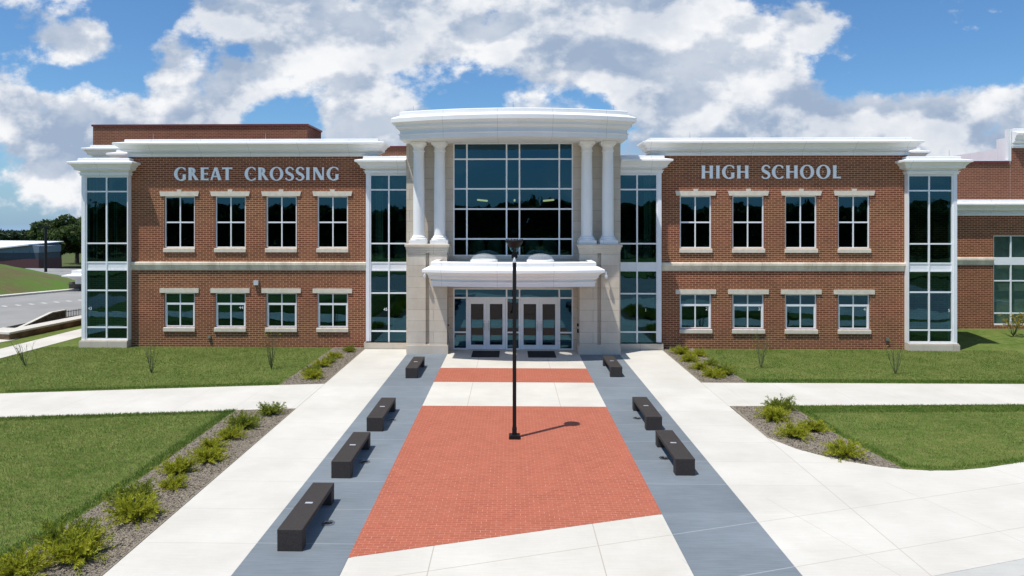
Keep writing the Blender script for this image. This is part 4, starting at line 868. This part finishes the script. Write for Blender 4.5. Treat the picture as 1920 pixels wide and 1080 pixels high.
fr_ = [edge((-19, 20.63), (-16.1, 21.), -.4), edge((-16.1, 21.), (-9.05, 22.), -.4), edge((-9.05, 22.), (-8.95, 16), -.35), edge((-8.95, 16), (-9.25, 10.8), -.3), edge((9.22, 22.93), (18.2, 23.3), -.9), edge((9.22, 22.93), (9.27, 20.), .3), edge((9.27, 20.), (9.62, 17.15), .3),
       edge((9.0, 26.25), (21, 26.3), .5), edge((-8.85, 25.5), (-18.3, 24.03), -.3)] + [edge(ARC[i], ARC[i + 1], .22) for i in range(5, 10)]
scatter('grass_edging', fr_ + [[(x_ + random.uniform(-.12, .12), y_ + random.uniform(-.12, .12)) for x_, y_ in q_] for q_ in fr_], 520, 'grassdk', 'stuff', .04, .085, .009, .012)
BL = [[(-7.2, 25.7), (-7.2, 33.1), (-8.75, 33.1), (-8.8, 25.5)], [(-7.2, 10.8), (-7.2, 22.2), (-9.0, 21.95), (-8.9, 16), (-9.2, 10.8)], [(7.2, 26.25), (8.85, 26.25), (8.75, 33.1), (7.2, 33.1)], [(7.25, 22.8), (7.25, 19.6)] + ARC[1:6] + [(9.22, 20.), (9.2, 22.85)]]
scatter('mulch_chips', BL, 900, 'mulch', 'stuff', .008, .03, .009, .014, True)

# ------------------------------------------------------------------ left background
m = MB(); m.prism([(-27.05, 35.2), (-26.25, 35.0), (-25.75, 41.5), (-25.4, 48), (-26.3, 48), (-26.6, 41.5)], -.2, .30)
wl = empty('retaining_wall', (-26.4, 40, 0), label='long low brown retaining wall with pale stone cap beside the side lawn', cat='wall'); m.build('wall_body', 'wallstain', wl)
MB().prism([(-27.12, 35.12), (-26.18, 34.92), (-25.68, 41.5), (-25.33, 48), (-26.37, 48), (-26.67, 41.5)], .30, .40).build('cap', 'conc', wl)
sw_ = empty('stepped_stone_wall', (-28.4, 40, 0), label='sloping rubble stone wall with pale cap beside the road', cat='wall')
pf = [(37.6, .0), (38.6, .05), (40.9, .62), (42.0, .64)]; V_ = []
for (yy, zz) in pf:
    xx = -28.55 + .12 * (yy - 37.6); V_ += [(xx, yy, -.3), (xx + .16, yy, -.3), (xx + .16, yy, zz), (xx, yy, zz)]
MB().add(V_, [(4 * i + a_, 4 * i + 4 + a_, 4 * i + 4 + (a_ + 1) % 4, 4 * i + (a_ + 1) % 4) for i in range(3) for a_ in range(4)] + [(0, 1, 2, 3), (15, 14, 13, 12)]).build('rubble', 'fieldstone', sw_)
V_ = []
for (yy, zz) in pf:
    xx = -28.58 + .12 * (yy - 37.6); V_ += [(xx, yy, zz + .002), (xx + .22, yy, zz + .002), (xx + .22, yy, zz + .055), (xx, yy, zz + .055)]
MB().add(V_, [(4 * i + a_, 4 * i + 4 + a_, 4 * i + 4 + (a_ + 1) % 4, 4 * i + (a_ + 1) % 4) for i in range(3) for a_ in range(4)] + [(0, 1, 2, 3), (15, 14, 13, 12)]).build('cap', 'conc', sw_)
fe = empty('metal_fence', (-28, 45, 0), label='black metal picket fence behind the low retaining wall', cat='fence')
m = MB(); m2 = MB()
for k in range(52):
    t = k / 51; x = -28.2 + 1.5 * t; y = 42.1 + 6 * t; (m if k % 17 else m2).box(x - (.012 if k % 17 else .05), x + (.012 if k % 17 else .05), y - (.012 if k % 17 else .05), y + (.012 if k % 17 else .05), -.3, .58 if k % 17 else .66)
for z in (.0, .50): m.tube([(-28.2, 42.1, z), (-26.7, 48.1, z)], .02, 4)
m.build('picket_panel', 'black', fe); m2.build('posts', 'black', fe)
m = MB().prism([(-27.4, 44.3), (-26.9, 44.1), (-26.6, 45.4), (-27.1, 45.6)], -.1, .26).prism([(-27.35, 44.5), (-27.0, 44.4), (-26.85, 44.9), (-27.2, 45.0)], .26, .40)
m.build('recycling_crate', 'bluep', label='blue plastic crate standing behind the black picket fence', cat='crate')
mo = empty('monument_sign', (-38.5, 61, 0), label='low stone entrance marker with a white moulded cap beyond the road', cat='sign')
MB().box(-40.1, -38.7, 60.9, 62.3, -.1, .75).box(-40.2, -38.6, 60.8, 62.4, .55, .62).build('stone_base', 'fieldstone', mo)
MB().sweep([(-38.9, 62), (-38.9, 60.6), (-33.0, 60.6)][0:0] + [(-39.2, 64), (-39.2, 60.4), (-32, 60.4)], [(0, .62), (0, .95), (.1, 1.0), (.45, 1.25), (.75, 1.32), (.75, 1.44), (.2, 1.55), (.2, 1.85), (-1, 1.85)]).build('cap', 'white', mo)
po = empty('tall_pole', (-66.5, 96, -2.2), label='dark tall pole with a cross arm standing before the far metal shed', cat='pole')
MB().tube([(-66.5, 96, -2.6), (-66.5, 96, 5.6)], [.20, .17], 8).build('pole', 'black', po); MB().box(-67.5, -66.0, 95.8, 96.2, 5.4, 5.65).build('cross_arm', 'black', po)
sh = empty('metal_shed', (-105, 134, -3), label='long metal shed with white roof, slate upper wall and maroon lower wall', cat='building')
x0, x1, y0, y1 = -106, -90, 128, 134.5
MB().box(x0, x1, y0, y1, -4, -.75).build('lower_wall', 'metalred', sh); MB().box(x0 + .1, x1 - .1, y0 + .1, y1 - .1, -.75, .42).build('upper_wall', 'metaldark', sh)
m = MB(); [m.box(x0 + 2 + k * 3.2, x0 + 4.6 + k * 3.2, y0 + .02, y0 + .3, .42, .78) for k in range(4)]; m.build('clerestory_windows', 'metalwall', sh)
MB().add([(x0, y0 + .1, .42), (x1, y0 + .1, .42), (x1, y1, .42), (x0, y1, .42), (x0, y0 + .1, .5), (x1 - 2, y0 + .1, 2.05), (x1 - 1, y1, 2.3), (x0, y1, 2.3), (x1, y0 + .1, 1.7), (x1, y1, 1.6)], [(0, 1, 8, 5, 4), (1, 2, 9, 8), (2, 3, 7, 6, 9), (5, 8, 9, 6)]).build('gable_wall', 'metalwall', sh)
MB().add([(x0 - 1, y0 - .6, .35), (x1 - 1.5, y0 - .6, 2.0), (x1 + .2, y1 + .5, 2.45), (x0 - 1, y1 + .5, 2.6), (x0 - 1, y0 - .6, .2), (x1 - 1.5, y0 - .6, 1.85), (x1 + .2, y1 + .5, 2.3), (x0 - 1, y1 + .5, 2.45)], [(0, 1, 2, 3), (4, 7, 6, 5), (0, 4, 5, 1), (1, 5, 6, 2), (2, 6, 7, 3), (3, 7, 4, 0)]).build('roof', 'metalroof', sh)
MB().prism([(-95, 172), (-60, 168), (-60, 210), (-95, 214)], -4.6, -2.3).build('far_lot', 'metalroof', kind='structure')
def tree(x, y, z, H, R_, lb, seed, n=15000, mat='crown', grp='trees beyond the road'):
    r = np.random.default_rng(seed); e = empty('broadleaf_tree', (x, y, z), label=lb, cat='tree', group=grp); t = MB(); th = H * .34
    t.tube([(x, y, z - .5), (x + .1, y, z + th * .5), (x, y + .1, z + th), (x - .1, y, z + H * .62)], [.55, .42, .36, .15], 9); cl = []
    for k in range(11):
        az = k * 2.4 + r.uniform(-.4, .4); l_ = R_ * r.uniform(.5, .9); zz = z + H * r.uniform(.42, .86); b = (x, y, z + th * r.uniform(.75, 1.2)); q = (x + math.cos(az) * l_, y + math.sin(az) * l_, zz)
        mdl = ((b[0] + q[0]) / 2, (b[1] + q[1]) / 2, (b[2] + q[2]) / 2 - .3); t.tube([b, mdl, q], [.2, .12, .04], 6); cl.append(np.array(q))
        cl.append(np.array(mdl) + (0, 0, H * .2)); cl.append(np.array([x + math.cos(az) * l_ * 1.15, y + math.sin(az) * l_ * 1.15, zz - H * .14]))
    cl.append(np.array((x, y, z + H * .86))); cl.append(np.array((x + R_ * .3, y, z + H * .9))); t.build('trunk', 'bark', e); cl = np.array(cl)
    ci = r.integers(0, len(cl), n); rad = r.uniform(.55, 1.25, len(cl)) * R_ * .30; d = r.normal(size=(n, 3)); d /= np.linalg.norm(d, axis=1)[:, None]
    p = cl[ci] + d * (rad[ci] * r.uniform(.3, 1, n) ** .5)[:, None] * (1, 1, .75); s_ = r.uniform(.13, .3, n)[:, None] * H / 10
    a_ = r.normal(size=(n, 3)) * s_ * .6; b_ = r.normal(size=(n, 3)) * s_ * .6; V = np.stack([p - a_, p + b_, p + a_, p - b_], 1).reshape(-1, 3)
    fast_mesh('crown', V, np.arange(4 * n).reshape(-1, 4), mat, e)
tree(-95.5, 142, -3.4, 11.2, 5.6, 'wide dark tree overlapping the end of the metal shed', 11)
tree(-90.5, 147, -3.5, 11.6, 5.0, 'dark round tree next to the glass corner bay', 12)
tree(-102, 158, -3.6, 11.2, 5.0, 'dark tree half hidden at the back of the tree group', 13, 7000)
tree(-84.5, 152, -3.6, 10.6, 4.4, 'small tree mostly hidden behind the glass corner bay', 14, 6000)
# wooded hills on the skyline
def wood(name, x0, x1, y0, zb, zt_, n, sz, mat, amp, seed):
    r = np.random.default_rng(seed); px = r.uniform(x0, x1, n); py = y0 + r.uniform(-12, 12, n) * sz / 2; top = zt_ + amp * (np.sin(px * .011 + seed) + .6 * np.sin(px * .031) + .35 * np.sin(px * .09 + 1) + .25 * np.sin(px * .27))
    pz = zb + (top - zb) * r.uniform(0, 1, n) ** .55; p = np.c_[px, py, pz]; a_ = r.normal(size=(n, 3)) * sz; b_ = r.normal(size=(n, 3)) * sz
    V = np.stack([p - a_, p + b_, p + a_, p - b_], 1).reshape(-1, 3); return fast_mesh(name, V, np.arange(4 * n).reshape(-1, 4), mat, kind='stuff')
hv = []; hn_ = 60
for i in range(hn_ + 1):
    x = -1200 + 2600 * i / hn_; h = -10 + 3.2 * math.sin(i * .5) + 1.5 * math.sin(i * 1.3); hv += [(x, 860, -30), (x, 900, h), (x, 1100, h - 2)]
MB().add(hv, [(3 * i + j, 3 * i + 3 + j, 3 * i + 4 + j, 3 * i + 1 + j) for i in range(hn_) for j in range(2)]).build('far_hills', 'hillwood', kind='structure')
wood('hillside_wood', -1100, -350, 895, -14, -6.5, 14000, 2.2, 'hillwood', 1.2, 4)
# the wood across the street, behind the camera, that the windows mirror
wood('street_side_wood', -130, 130, -62, -.3, 8.6, 42000, .42, 'mirrorwood', 1.5, 9)
